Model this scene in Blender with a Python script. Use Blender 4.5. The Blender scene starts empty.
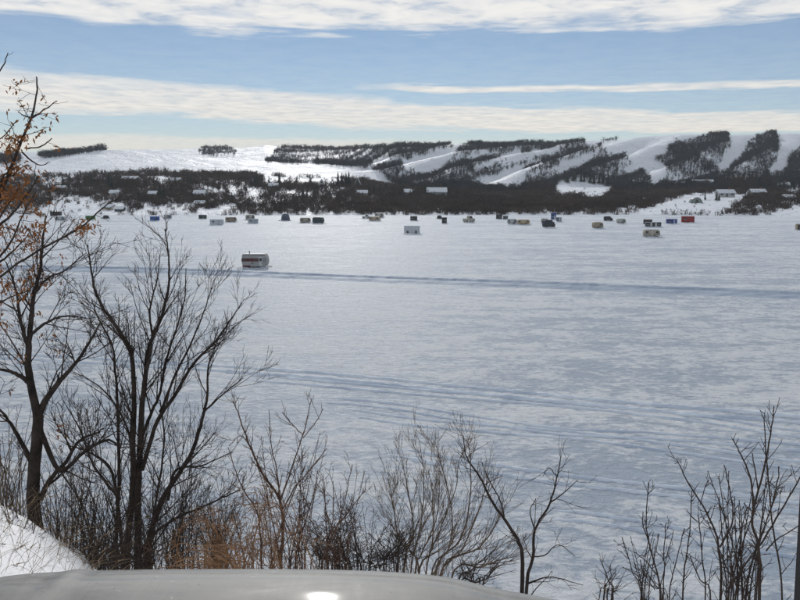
import bpy, math, random
import numpy as np
from mathutils import Vector, Matrix
R = math.radians
rnd = random.Random(11)
nrng = np.random.default_rng(7)
scene = bpy.context.scene
COL = scene.collection

# ------------------------------------------------------------------ camera, sky, sun, exposure
EYE = 16.0            # camera height above the lake ice
FPX = 850.0           # focal length in pixels of the 800 px wide photograph
PITCH = R(8.0)
cam_d = bpy.data.cameras.new('camera')
cam_d.sensor_width = 36.0
cam_d.lens = 36.0 * FPX / 800.0
cam_d.clip_start = 0.05
cam_d.clip_end = 30000
cam = bpy.data.objects.new('camera', cam_d)
COL.objects.link(cam)
cam.location = (0, 0, EYE)
cam.rotation_euler = (math.pi / 2 - PITCH, 0, 0)
scene.camera = cam

SUN_AZ, SUN_EL = R(-5.0), R(24.0)     # azimuth measured clockwise from +Y
sun_dir = Vector((math.sin(SUN_AZ) * math.cos(SUN_EL), math.cos(SUN_AZ) * math.cos(SUN_EL), math.sin(SUN_EL)))
sl = bpy.data.lights.new('sun', 'SUN')
sl.energy = 2.3
sl.angle = R(0.6)
sl.color = (1.0, 0.96, 0.90)
so = bpy.data.objects.new('sun', sl)
COL.objects.link(so)
so.rotation_euler = sun_dir.to_track_quat('Z', 'Y').to_euler()
so.location = (0, 60, 90)

world = bpy.data.worlds.new('World')
scene.world = world
world.use_nodes = True
wt = world.node_tree
wt.nodes.clear()


class NT:
    """tiny helper for building node trees"""
    def __init__(self, tree):
        self.t = tree

    def n(self, typ, ins=None, **props):
        nd = self.t.nodes.new(typ)
        for k, v in props.items():
            setattr(nd, k, v)
        for k, v in (ins or {}).items():
            s = nd.inputs[k]
            if isinstance(v, bpy.types.NodeSocket):
                self.t.links.new(v, s)
            else:
                s.default_value = v
        return nd

    def math(self, op, a, b=None, c=None, clamp=False):
        nd = self.t.nodes.new('ShaderNodeMath')
        nd.operation = op
        nd.use_clamp = clamp
        for i, v in enumerate((a, b, c)):
            if v is None:
                continue
            if isinstance(v, bpy.types.NodeSocket):
                self.t.links.new(v, nd.inputs[i])
            else:
                nd.inputs[i].default_value = v
        return nd.outputs[0]

    def ramp(self, fac, stops, interp='LINEAR'):
        nd = self.t.nodes.new('ShaderNodeValToRGB')
        nd.color_ramp.interpolation = interp
        el = nd.color_ramp.elements
        while len(el) < len(stops):
            el.new(0.5)
        for e, (p, c) in zip(el, stops):
            e.position = p
            e.color = (c, c, c, 1) if isinstance(c, (int, float)) else (*c, 1)
        self.t.links.new(fac, nd.inputs[0])
        return nd.outputs[0]

    def noise(self, vec, scale, detail=4, rough=0.55, dist=0.0):
        nd = self.n('ShaderNodeTexNoise', {'Vector': vec, 'Scale': scale, 'Detail': detail, 'Roughness': rough, 'Distortion': dist})
        return nd.outputs['Fac']

    def mapping(self, vec, scale=(1, 1, 1), rot=(0, 0, 0), loc=(0, 0, 0)):
        nd = self.n('ShaderNodeMapping', {'Vector': vec, 'Scale': scale, 'Rotation': rot, 'Location': loc})
        return nd.outputs[0]

    def mix(self, fac, a, b):
        nd = self.t.nodes.new('ShaderNodeMix')
        nd.data_type = 'RGBA'
        for s, v in ((nd.inputs[0], fac), (nd.inputs[6], a), (nd.inputs[7], b)):
            if isinstance(v, bpy.types.NodeSocket):
                self.t.links.new(v, s)
            else:
                s.default_value = v if isinstance(v, (int, float)) else (*v, 1)
        return nd.outputs[2]


def build_sky():
    N = NT(wt)
    sky = N.n('ShaderNodeTexSky', sky_type='NISHITA', sun_disc=False, sun_elevation=SUN_EL, sun_rotation=SUN_AZ,
              altitude=500, air_density=0.85, dust_density=0.0, ozone_density=3.0)
    tc = N.n('ShaderNodeTexCoord')
    d = tc.outputs['Generated']
    sep = N.n('ShaderNodeSeparateXYZ', {'Vector': d})
    z = sep.outputs['Z']
    x = sep.outputs['X']
    wav = N.math('SUBTRACT', N.noise(N.mapping(d, (3.0, 3.0, 5.0)), 1.6, 3, 0.5), 0.5)
    strk = N.math('SUBTRACT', N.noise(N.mapping(d, (3.2, 3.2, 40.0), (0.02, 0.035, 0)), 2.0, 8, 0.62, 0.3), 0.5)
    # a flat cloud layer carries the puffs of the upper deck
    zc = N.math('MAXIMUM', z, 0.03)
    plan = N.n('ShaderNodeCombineXYZ', {'X': N.math('DIVIDE', x, zc), 'Y': N.math('DIVIDE', sep.outputs['Y'], zc), 'Z': 0.0}).outputs[0]
    puff = N.noise(N.mapping(plan, (0.9, 0.9, 1)), 1.5, 8, 0.58, 0.3)
    cell = N.noise(N.mapping(plan, (2.0, 1.5, 1), (0, 0, 0.25)), 1.7, 8, 0.60, 0.4)

    def edge(v, lo, hi):
        return N.n('ShaderNodeMapRange', {'Value': v, 'From Min': lo, 'From Max': hi}, interpolation_type='SMOOTHSTEP').outputs[0]
    # upper deck
    z1 = N.math('ADD', z, N.math('ADD', N.math('MULTIPLY', wav, 0.06), N.math('MULTIPLY', strk, 0.05)))
    deck = N.math('MULTIPLY', edge(z1, 0.157, 0.176), N.ramp(z, [(0.0, 1.0), (0.35, 1.0), (0.7, 0.75), (1.0, 0.6)]))
    deck = N.math('MULTIPLY', deck, N.math('MULTIPLY', N.ramp(cell, [(0.30, 0.5), (0.46, 1.0)]), N.ramp(puff, [(0.26, 0.35), (0.44, 1.0)])))
    # the long slanting lower band, thick at left and thinning out to the right
    q2 = N.math('ADD', N.math('MULTIPLY_ADD', x, 0.040, z), N.math('ADD', N.math('MULTIPLY', wav, 0.018), N.math('MULTIPLY', strk, 0.030)))
    hw = N.math('MINIMUM', N.math('MAXIMUM', N.math('MULTIPLY_ADD', x, -0.016, 0.017), 0.008), 0.026)
    r2 = N.math('DIVIDE', N.math('ABSOLUTE', N.math('SUBTRACT', q2, 0.077)), hw)
    band = N.math('SUBTRACT', 1.0, edge(r2, 0.62, 1.25))
    # a thin streak above it and a low strip above the hills
    q3 = N.math('ADD', N.math('MULTIPLY_ADD', x, 0.020, z), N.math('ADD', N.math('MULTIPLY', strk, 0.018), N.math('MULTIPLY', wav, 0.012)))
    streak = N.math('SUBTRACT', 1.0, edge(N.math('DIVIDE', N.math('ABSOLUTE', N.math('SUBTRACT', q3, 0.1065)), 0.0045), 0.3, 1.4))
    streak = N.math('MULTIPLY', streak, edge(N.math('ADD', x, N.math('MULTIPLY', wav, 0.5)), -0.06, 0.10))
    q4 = N.math('ADD', z, N.math('MULTIPLY', strk, 0.022))
    low = N.math('SUBTRACT', 1.0, edge(N.math('DIVIDE', N.math('ABSOLUTE', N.math('SUBTRACT', q4, 0.040)), 0.011), 0.4, 1.3))
    low = N.math('MULTIPLY', low, N.math('MULTIPLY_ADD', edge(x, 0.25, -0.15), 0.75, 0.2))
    lowers = N.math('MAXIMUM', N.math('MAXIMUM', band, streak), low)
    lowers = N.math('MULTIPLY', lowers, N.math('ADD', 0.90, N.math('MULTIPLY', strk, 0.9)), clamp=True)
    a = N.math('MAXIMUM', deck, lowers, clamp=True)
    a = N.math('MAXIMUM', a, N.ramp(z, [(0.0, 0.40), (0.06, 0.24), (0.16, 0.13), (1.0, 0.10)]))
    ccol = N.mix(N.ramp(cell, [(0.32, 0.0), (0.60, 1.0)]), (9.6, 10.1, 10.8), (13.2, 13.0, 12.6))
    warm = N.mix(N.ramp(z, [(0.0, 1.0), (0.15, 0.0)]), (1, 1, 1), (1.06, 0.98, 0.86))
    ccol = N.n('ShaderNodeMix', {6: ccol, 7: warm, 0: 1.0}, data_type='RGBA', blend_type='MULTIPLY').outputs[2]
    mixed = N.mix(a, sky.outputs[0], ccol)
    bg = N.n('ShaderNodeBackground', {'Color': mixed, 'Strength': 0.11})
    out = N.n('ShaderNodeOutputWorld', {'Surface': bg.outputs[0]})


build_sky()
vs = scene.view_settings
vs.view_transform = 'Standard'
vs.look = 'None'
vs.gamma = 1.0
vs.use_curve_mapping = False
vs.exposure = -0.70
scene.cycles.max_bounces = 6
scene.cycles.transparent_max_bounces = 6
scene.cycles.volume_bounces = 0

# ------------------------------------------------------------------ projection helpers
CP, SP = math.cos(PITCH), math.sin(PITCH)


def ray(u, v):
    """world direction through pixel (u, v) of the 800x600 photograph, scaled so that its Y is 1"""
    a, b = (u - 400) / FPX, (300 - v) / FPX
    dy, dz = CP + b * SP, -SP + b * CP
    return a / dy, dz / dy


def at(u, v, Y):
    """point at forward distance Y seen at pixel (u, v)"""
    a, s = ray(u, v)
    return Vector((a * Y, Y, EYE + s * Y))


def on_ice(u, v):
    a, s = ray(u, v)
    Y = -EYE / s
    return Vector((a * Y, Y, 0.0))


def project(x, y, z):
    dz = z - EYE
    dep = y * CP - dz * SP
    up = y * SP + dz * CP
    return 400 + FPX * x / dep, 300 - FPX * up / dep


def in_poly(u, v, poly):
    u, v = np.asarray(u), np.asarray(v)
    inside = np.zeros(u.shape, bool)
    n = len(poly)
    for i in range(n):
        x1, y1 = poly[i]
        x2, y2 = poly[(i + 1) % n]
        if y1 == y2:
            continue
        c = ((y1 > v) != (y2 > v)) & (u < (x2 - x1) * (v - y1) / (y2 - y1) + x1)
        inside ^= c
    return inside


def hash2(i, j, s):
    h = np.sin(i * 127.1 + j * 311.7 + s * 74.7) * 43758.5453
    return h - np.floor(h)


def vnoise(x, y, s=0):
    x, y = np.asarray(x, float), np.asarray(y, float)
    i, j = np.floor(x), np.floor(y)
    fx, fy = x - i, y - j
    fx, fy = fx * fx * (3 - 2 * fx), fy * fy * (3 - 2 * fy)
    a, b, c, d = hash2(i, j, s), hash2(i + 1, j, s), hash2(i, j + 1, s), hash2(i + 1, j + 1, s)
    return (a * (1 - fx) + b * fx) * (1 - fy) + (c * (1 - fx) + d * fx) * fy


def fbm(x, y, o=4, s=0):
    t, amp, tot = 0, 1.0, 0
    for k in range(o):
        t = t + amp * (vnoise(x * 2 ** k, y * 2 ** k, s + k) - 0.5)
        tot += amp
        amp *= 0.5
    return t / tot


# ------------------------------------------------------------------ materials
def mat(name, col, rough=0.8, spec=0.3, var=0.25, vscale=3.0, bump=0.0, bscale=20.0, metallic=0.0, coat=0.0, obj=False):
    m = bpy.data.materials.new(name)
    m.use_nodes = True
    t = m.node_tree
    b = t.nodes['Principled BSDF']
    N = NT(t)
    tc = N.n('ShaderNodeTexCoord')
    co = tc.outputs['Object']
    nz = N.noise(co, vscale, 4, 0.6)
    lo = tuple(c * (1 - var) for c in col)
    hi = tuple(min(1, c * (1 + var)) for c in col)
    c = N.mix(N.ramp(nz, [(0.3, 0.0), (0.7, 1.0)]), lo, hi)
    t.links.new(c, b.inputs['Base Color'])
    b.inputs['Roughness'].default_value = rough
    b.inputs['Specular IOR Level'].default_value = spec
    b.inputs['Metallic'].default_value = metallic
    b.inputs['Coat Weight'].default_value = coat
    if bump > 0:
        bn = N.n('ShaderNodeBump', {'Height': N.noise(co, bscale, 5, 0.6), 'Strength': bump, 'Distance': 0.02})
        t.links.new(bn.outputs[0], b.inputs['Normal'])
    return m


def snow_material(name, kind):
    m = bpy.data.materials.new(name)
    m.use_nodes = True
    t = m.node_tree
    b = t.nodes['Principled BSDF']
    N = NT(t)
    geo = N.n('ShaderNodeNewGeometry')
    p = geo.outputs['Position']
    if kind == 'lake':
        # wind packed snow: long drifts across the lake, crusted grey blue ice between them
        st1 = N.noise(N.mapping(p, (0.035, 0.12, 1), (0, 0, 0.12)), 1.0, 5, 0.6, 0.5)
        st2 = N.noise(N.mapping(p, (0.28, 0.42, 1), (0, 0, 0.2)), 1.0, 7, 0.70, 0.3)
        st3 = N.noise(N.mapping(p, (1.3, 1.7, 1), (0, 0, 0.05)), 1.0, 6, 0.70, 0.2)
        big = N.noise(p, 0.012, 3, 0.5)
        mixv = N.math('ADD', N.math('MULTIPLY', st1, 0.38), N.math('ADD', N.math('MULTIPLY', st2, 0.60), N.math('MULTIPLY', big, 0.12)))
        mixv = N.math('ADD', mixv, N.math('MULTIPLY', N.math('SUBTRACT', st3, 0.5), 0.55))
        cov = N.ramp(mixv, [(0.50, 0.0), (0.60, 1.0)])
        c = N.mix(cov, (0.44, 0.525, 0.65), (0.79, 0.84, 0.91))
        rg = N.ramp(cov, [(0.0, 0.45), (1.0, 0.7)])
        h = N.math('ADD', N.math('MULTIPLY', st2, 0.8), N.math('ADD', N.math('MULTIPLY', st3, 0.70), N.math('MULTIPLY', st1, 0.6)))
        bn = N.n('ShaderNodeBump', {'Height': h, 'Strength': 1.0, 'Distance': 1.0})
        t.links.new(rg, b.inputs['Roughness'])
        b.inputs['Specular IOR Level'].default_value = 0.10
    elif kind in ('road', 'rut'):
        n1 = N.noise(N.mapping(p, (0.15, 0.9, 1), (0, 0, 0.12)), 1.0, 6, 0.65, 0.5)
        n2 = N.noise(p, 1.5, 5, 0.65)
        c = N.mix(N.ramp(n1, [(0.35, 0.0), (0.7, 1.0)]), *(((0.26, 0.33, 0.44), (0.50, 0.57, 0.67)) if kind == 'road' else ((0.38, 0.46, 0.58), (0.66, 0.73, 0.82))))
        h = N.math('ADD', n1, N.math('MULTIPLY', n2, 0.5))
        bn = N.n('ShaderNodeBump', {'Height': h, 'Strength': 0.7, 'Distance': 0.3})
        b.inputs['Roughness'].default_value = 0.6
        b.inputs['Specular IOR Level'].default_value = 0.1
    elif kind == 'hill':
        n1 = N.noise(N.mapping(p, (0.05, 0.05, 0.12)), 1.0, 6, 0.65, 0.3)
        n2 = N.noise(N.mapping(p, (0.35, 0.20, 0.35)), 1.0, 5, 0.65, 0.2)
        gr = N.ramp(n2, [(0.56, 0.0), (0.70, 1.0)])
        gr = N.math('MULTIPLY', gr, N.ramp(n1, [(0.45, 0.0), (0.62, 0.75)]))
        c = N.mix(gr, (0.70, 0.76, 0.86), (0.27, 0.25, 0.24))
        h = N.math('ADD', N.math('MULTIPLY', n1, 3.0), N.math('MULTIPLY', n2, 0.8))
        bn = N.n('ShaderNodeBump', {'Height': h, 'Strength': 1.0, 'Distance': 2.2})
        b.inputs['Roughness'].default_value = 0.5
        b.inputs['Specular IOR Level'].default_value = 0.12
    else:
        n1 = N.noise(p, 1.4, 5, 0.6, 0.2)
        n2 = N.noise(p, 14.0, 5, 0.65)
        c = N.mix(N.ramp(n2, [(0.62, 0.0), (0.78, 0.5)]), (0.82, 0.84, 0.88), (0.55, 0.52, 0.48))
        h = N.math('ADD', N.math('MULTIPLY', n1, 1.0), N.math('MULTIPLY', n2, 0.18))
        bn = N.n('ShaderNodeBump', {'Height': h, 'Strength': 0.6, 'Distance': 0.12})
        b.inputs['Roughness'].default_value = 0.55
        b.inputs['Specular IOR Level'].default_value = 0.3
    t.links.new(c, b.inputs['Base Color'])
    t.links.new(bn.outputs[0], b.inputs['Normal'])
    return m


M = {}
M['lake'] = snow_material('lake_snow', 'lake')
M['road'] = snow_material('packed_ice_lane', 'road')
M['rut'] = snow_material('churned_rut_snow', 'rut')
M['hill'] = snow_material('hill_snow', 'hill')
M['bank'] = snow_material('bank_snow', 'bank')
M['roofsnow'] = mat('roof_snow', (0.52, 0.57, 0.64), 0.6, 0.2, 0.05, 0.8, 0.2, 3)
M['bark'] = mat('bark_dark', (0.040, 0.033, 0.030), 0.9, 0.10, 0.5, 9.0, 0.6, 40)
M['twig'] = mat('twig_dark', (0.042, 0.032, 0.028), 0.85, 0.12, 0.4, 6.0)
M['twigred'] = mat('twig_red_brown', (0.085, 0.052, 0.038), 0.8, 0.15, 0.35, 6.0)
M['twigtan'] = mat('twig_tan', (0.12, 0.088, 0.064), 0.8, 0.15, 0.35, 6.0)
M['rust'] = mat('dead_leaf', (0.22, 0.090, 0.030), 0.8, 0.2, 0.45, 25.0)
M['orange'] = mat('dry_orange_stem', (0.20, 0.112, 0.060), 0.75, 0.2, 0.6, 9.0)
M['straw'] = mat('straw', (0.20, 0.145, 0.090), 0.8, 0.2, 0.4, 9.0)
M['wood'] = mat('far_wood', (0.030, 0.029, 0.034), 0.95, 0.05, 0.6, 0.035)
M['brush'] = mat('far_brush', (0.060, 0.045, 0.038), 0.95, 0.05, 0.55, 0.05)
M['spruce'] = mat('spruce', (0.022, 0.032, 0.026), 0.9, 0.1, 0.4, 0.8)


# ------------------------------------------------------------------ mesh helpers
def link_mesh(name, V, F, m=None, parent=None, smooth=False):
    me = bpy.data.meshes.new(name)
    if isinstance(V, np.ndarray) and isinstance(F, np.ndarray):
        nv, nf, k = len(V), len(F), F.shape[1]
        me.vertices.add(nv)
        me.vertices.foreach_set('co', V.astype(np.float32).ravel())
        me.loops.add(nf * k)
        me.loops.foreach_set('vertex_index', F.astype(np.int32).ravel())
        me.polygons.add(nf)
        me.polygons.foreach_set('loop_start', np.arange(0, nf * k, k, dtype=np.int32))
        me.polygons.foreach_set('loop_total', np.full(nf, k, dtype=np.int32))
        me.update(calc_edges=True)
    else:
        me.from_pydata([tuple(v) for v in V], [], F)
        me.update()
    if smooth:
        me.polygons.foreach_set('use_smooth', np.ones(len(me.polygons), bool))
    if m:
        me.materials.append(m)
    o = bpy.data.objects.new(name, me)
    COL.objects.link(o)
    if parent:
        o.parent = parent
    return o


def tag(o, label, cat, group=None, kind=None):
    if label:
        o['label'] = label
    if cat:
        o['category'] = cat
    if group:
        o['group'] = group
    if kind:
        o['kind'] = kind
    return o


def empty(name, loc, rz=0, label=None, cat=None, group=None):
    o = bpy.data.objects.new(name, None)
    COL.objects.link(o)
    o.location = loc
    o.rotation_euler = (0, 0, rz)
    o.empty_display_size = 0.3
    return tag(o, label, cat, group)


class MB:
    """collects boxes, prisms and tubes into one mesh"""
    def __init__(self):
        self.v, self.f = [], []

    def box(self, x0, x1, y0, y1, z0, z1, b=0.0):
        i = len(self.v)
        self.v += [(x0, y0, z0), (x1, y0, z0), (x1, y1, z0), (x0, y1, z0), (x0 + b, y0 + b, z1), (x1 - b, y0 + b, z1), (x1 - b, y1 - b, z1), (x0 + b, y1 - b, z1)]
        self.f += [tuple(i + k for k in q) for q in ((0, 3, 2, 1), (4, 5, 6, 7), (0, 1, 5, 4), (1, 2, 6, 5), (2, 3, 7, 6), (3, 0, 4, 7))]
        return self

    def extrude_y(self, prof, y0, y1):
        """profile of (x, z) points swept along y"""
        i, n = len(self.v), len(prof)
        self.v += [(x, y0, z) for x, z in prof] + [(x, y1, z) for x, z in prof]
        for k in range(n):
            j = (k + 1) % n
            self.f.append((i + k, i + j, i + n + j, i + n + k))
        self.f.append(tuple(i + k for k in reversed(range(n))))
        self.f.append(tuple(i + n + k for k in range(n)))
        return self

    def cyl(self, p, q, r0, r1=None, n=8):
        r1 = r0 if r1 is None else r1
        p, q = Vector(p), Vector(q)
        ax = (q - p).normalized()
        s = ax.orthogonal().normalized()
        t = ax.cross(s)
        i = len(self.v)
        for c, r in ((p, r0), (q, r1)):
            for k in range(n):
                a = 2 * math.pi * k / n
                self.v.append(tuple(c + s * (math.cos(a) * r) + t * (math.sin(a) * r)))
        for k in range(n):
            j = (k + 1) % n
            self.f.append((i + k, i + j, i + n + j, i + n + k))
        self.f.append(tuple(i + k for k in reversed(range(n))))
        self.f.append(tuple(i + n + k for k in range(n)))
        return self

    def build(self, name, m, parent=None, smooth=False):
        return link_mesh(name, self.v, self.f, m, parent, smooth)


def grid_faces(nr, nc):
    i = np.arange(nr - 1)[:, None] * nc + np.arange(nc - 1)[None, :]
    i = i.ravel()
    return np.stack([i, i + 1, i + nc + 1, i + nc], 1)


# ------------------------------------------------------------------ the lake and its tracks
def smooth_path(pts, n):
    P = [Vector(p) for p in pts]
    P = [P[0] * 2 - P[1]] + P + [P[-1] * 2 - P[-2]]
    out = []
    segs = len(P) - 3
    for s in range(segs):
        p0, p1, p2, p3 = P[s:s + 4]
        for k in range(n):
            t = k / n
            out.append(0.5 * ((2 * p1) + (p2 - p0) * t + (2 * p0 - 5 * p1 + 4 * p2 - p3) * t * t + (3 * p1 - p0 - 3 * p2 + p3) * t ** 3))
    out.append(P[-2].copy())
    return out


def lake():
    ys = np.concatenate([np.linspace(14, 60, 90), np.linspace(61, 200, 100), np.linspace(203, 415, 50)])
    a = np.concatenate([np.linspace(-2.4, -0.62, 36), np.linspace(-0.6, 0.6, 240), np.linspace(0.62, 2.4, 36)])
    Y, A = np.meshgrid(ys, a, indexing='ij')
    X = A * np.maximum(Y, 60) * np.where(np.abs(A) > 0.6, 1.6, 1.0) if False else A * (Y + 25)
    Z = 0.08 * fbm(X * 0.05 + Y * 0.02, Y * 0.22, 4, 3) + 0.05 * fbm(X * 0.25, Y * 0.9, 3, 9)
    Z = Z - 0.05
    V = np.stack([X, Y, Z], -1).reshape(-1, 3)
    o = link_mesh('frozen_lake', V, grid_faces(len(ys), len(a)), M['lake'], smooth=True)
    tag(o, 'frozen lake covered with wind packed snow', None, kind='structure')


lake()


def track(name, label, pix, width, berm, bermw, seed, base=0.02, rough=0.5):
    """a ploughed or driven lane: a shallow bed with snow ridges along both sides"""
    pts = [on_ice(u, v) for u, v in pix]
    path = smooth_path(pts, 40)
    hw = width / 2
    prof = [(-hw - bermw * 1.6, -0.12), (-hw - bermw, berm * 0.35), (-hw - bermw * 0.55, berm), (-hw - bermw * 0.2, berm * 0.7), (-hw, 0.05), (-hw * 0.45, 0.03), (0, 0.07),
            (hw * 0.45, 0.03), (hw, 0.05), (hw + bermw * 0.2, berm * 0.7), (hw + bermw * 0.55, berm), (hw + bermw, berm * 0.35), (hw + bermw * 1.6, -0.12)]
    V = []
    for i, p in enumerate(path):
        q = path[min(i + 1, len(path) - 1)] - path[max(i - 1, 0)]
        nrm = Vector((q.y, -q.x, 0)).normalized()
        for k, (s, z) in enumerate(prof):
            j = float(fbm(np.array(i * 0.31), np.array(k * 0.7 + seed), 3, seed))
            z2 = z * (1 + 1.6 * rough * j) if z > 0 else z
            c = p + nrm * (s + 0.5 * rough * bermw * j)
            V.append((c.x, c.y, z2 + base))
    o = link_mesh(name, np.array(V), grid_faces(len(path), len(prof)), M['road'], smooth=True)
    tag(o, label, None, kind='structure')


track('ice_road', 'ploughed ice road crossing the lake in front of the camper trailer',
      [(-260, 263.5), (-60, 267), (60, 269), (160, 271), (255, 274.5), (340, 278), (420, 281), (480, 283), (560, 286), (640, 289.5), (720, 292.5), (800, 296), (900, 299), (1100, 304)],
      2.6, 0.42, 1.5, 5, rough=0.25)


def ruts(label, pix, gauge, seed, rw=0.16, rh=0.09):
    """a vehicle track: two pressed ruts, each a low ridge of churned snow"""
    path = smooth_path([on_ice(u, v) for u, v in pix], 30)
    root = empty('vehicle_track', (0, 0, 0))
    root['kind'] = 'structure'
    root['label'] = label
    for sd in (-1, 1):
        V = []
        for i, p in enumerate(path):
            q = path[min(i + 1, len(path) - 1)] - path[max(i - 1, 0)]
            nrm = Vector((q.y, -q.x, 0)).normalized()
            j = float(fbm(np.array(i * 0.4), np.array(seed + sd * 3.3), 3, seed))
            fade = min(1, i / 20, (len(path) - 1 - i) / 20)
            hh = rh * (0.75 + 1.6 * j) * fade
            for o, z in ((-rw * 1.5, -.12), (-rw * .8, hh * .6), (-rw * .3, hh * 1.3), (rw * .3, hh * 1.1), (rw * .8, hh * .3), (rw * 1.5, -.12)):
                c = p + nrm * (sd * gauge / 2 + o * (1 + j) + .3 * j)
                V.append((c.x, c.y, z + 0.005 + .10 * fade - .10))
        link_mesh('rut', np.array(V), grid_faces(len(path), 6), M['rut'], root, smooth=True)


ruts('curved vehicle track across the middle of the lake', [(-80, 352), (60, 359), (180, 366), (260, 371), (340, 377), (430, 386), (520, 395), (600, 403), (680, 410), (770, 417), (900, 430)], 1.7, 11, .17, .12)
ruts('faint vehicle track just below the curved track', [(230, 375), (330, 384), (430, 393), (520, 400), (600, 407), (700, 419), (800, 434), (920, 446)], 1.5, 13, .10, .07)
ruts('upper of two crossing tracks in the lower middle', [(300, 398), (380, 404), (460, 417), (560, 431), (660, 436), (800, 447), (950, 455)], 1.3, 17, .09, .06)
ruts('lower of two crossing tracks in the lower middle', [(330, 408), (400, 420), (480, 428), (560, 434), (660, 446), (800, 466), (950, 490)], 1.5, 18, .09, .06)
ruts('nearest double vehicle track running behind the bare sapling', [(380, 448), (440, 460), (500, 470), (560, 479), (640, 488), (720, 497), (800, 508), (950, 526)], 1.3, 19, .11, .09)
ruts('vehicle track close to the near shore at lower right', [(540, 512), (600, 519), (660, 529), (720, 541), (800, 552), (930, 568)], 1.1, 23, .07, .06)

# ------------------------------------------------------------------ far hills
SKY_U = [-900, -300, -100, 0, 50, 100, 150, 200, 240, 265, 300, 350, 400, 440, 461, 500, 550, 590, 620, 645, 680, 720, 760, 800, 950, 1300, 1900]
SKY_V = [152, 150, 152, 153, 154, 152, 150.5, 149.5, 149, 146.5, 150, 150, 148, 146, 144, 146, 145, 141, 140, 137, 134.5, 136, 134, 134, 137, 140, 145]
FOOT_U = [-900, 0, 100, 230, 330, 380, 420, 500, 600, 660, 700, 800, 1400]
FOOT_V = [172, 172, 171, 172, 176, 181, 184, 187, 186, 187, 184, 182, 182]
BROW_U = [-900, -100, 0, 60, 100, 140, 200, 260, 330, 375, 395, 430, 2000]     # crest of the smooth white hill on the left
BROW_V = [166, 162, 160, 155, 151.5, 154, 158, 162.5, 164.5, 170, 176, 190, 190]


def zrow(v, Y):
    return EYE + ray(400, v)[1] * Y if not isinstance(v, np.ndarray) else EYE + ((-SP + (300 - v) / FPX * CP) / (CP + (300 - v) / FPX * SP)) * Y


def hill_z(X, Y):
    X, Y = np.asarray(X, float), np.asarray(Y, float)
    u = 400 + FPX * (X / np.maximum(Y, 1)) / 0.985
    sky = np.interp(u, SKY_U, SKY_V)
    foot = np.interp(u, FOOT_U, FOOT_V)
    brow = np.interp(u, BROW_U, BROW_V)
    z0 = np.full(u.shape, -0.5)
    yS = 398 + 3 * np.sin(X * 0.013) + 4 * fbm(X * 0.02, X * 0 + 2.2, 3, 4) - 22 * np.clip((u - 640) / 200, 0, 1)
    z_bank = 1.0 + 0 * u
    left = np.clip((400 - u) / 60, 0, 1)
    left = left * left * (3 - 2 * left)
    yT = 970.0 + 330 * left
    yF = 640.0 + 90 * (1 - left)
    z_foot = zrow(foot, yF)
    yB = 850.0 - 20 * left
    yD = 925.0 + 75 * left
    z_brow = zrow(brow, yB)
    z_top = zrow(sky, yT)
    # mid control: left a rounded white brow, right the even slope
    z_mid_r = z_foot + (z_top - z_foot) * ((yB - yF) / (yT - yF)) * 0.96
    z_mid = z_mid_r * (1 - left) + np.maximum(z_brow, z_foot + 1) * left
    z_dip = z_mid * 0.97 + (z_top - z_mid) * 0.12
    z_dip = np.where(left > 0, z_dip * left + (z_mid + (z_top - z_mid) * (yD - yB) / (yT - yB) * 1.05) * (1 - left), z_mid + (z_top - z_mid) * (yD - yB) / (yT - yB) * 1.05)

    def seg(ya, yb, za, zb, pw=None):
        t = np.clip((Y - ya) / (yb - ya), 0, 1)
        s = t * t * (3 - 2 * t) if pw is None else t ** pw
        return za + (zb - za) * s
    z = np.where(Y < yS + 9, seg(yS, yS + 9, z0, z_bank), 0)
    lin = z_bank + (z_foot - z_bank) * np.clip((Y - yS - 9) / (yF - yS - 9), 0, 1)
    z = np.where((Y >= yS + 9) & (Y < yF), lin, z)
    t = np.clip((Y - yF) / (yB - yF), 0, 1)
    z = np.where((Y >= yF) & (Y < yB), z_foot + (z_mid - z_foot) * (t * (1.35 - 0.35 * t) * left + t * (1 - left)), z)
    z = np.where((Y >= yB) & (Y < yD), seg(yB, yD, z_mid, z_dip, 1), z)
    t = np.clip((Y - yD) / (yT - yD), 0, 1)
    z = np.where((Y >= yD) & (Y < yT), z_dip + (z_top - z_dip) * np.sin(t * math.pi / 2), z)
    back = np.clip((Y - yT) / 3000, 0, 1)
    z = np.where(Y >= yT, z_top - 26 * back, z)
    # coulees cut between spurs that run up and to the right
    env = np.clip((Y - yF + 30) / 80, 0, 1) * np.clip((yT - Y) / 90, 0, 1) * (1 - 0.8 * left)
    ph = (X - 0.75 * (Y - 700)) / 62 + 1.1 * fbm(X * 0.006, Y * 0.006, 3, 21)
    rid = np.abs(((ph) % 1.0) * 2 - 1)
    z = z + env * (8.0 * (rid * rid * (3 - 2 * rid) - 0.5)) * 1.35
    lh = left * np.clip((Y - 640) / 60, 0, 1) * np.clip((1020 - Y) / 60, 0, 1)
    z = z + lh * (3.0 * np.abs(fbm(X * 0.016 + Y * 0.004, Y * 0.012, 4, 41)) * 2 + 1.6 * fbm(X * 0.07, Y * 0.05, 4, 43) - 1.0)
    z = z + np.clip((Y - yS - 6) / 60, 0, 1) * (2.4 * fbm(X * 0.022, Y * 0.022, 4, 31) + 0.8 * fbm(X * 0.09, Y * 0.09, 3, 37)) * np.where(Y > yT - 40, 0.5, 1)
    return z


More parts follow.
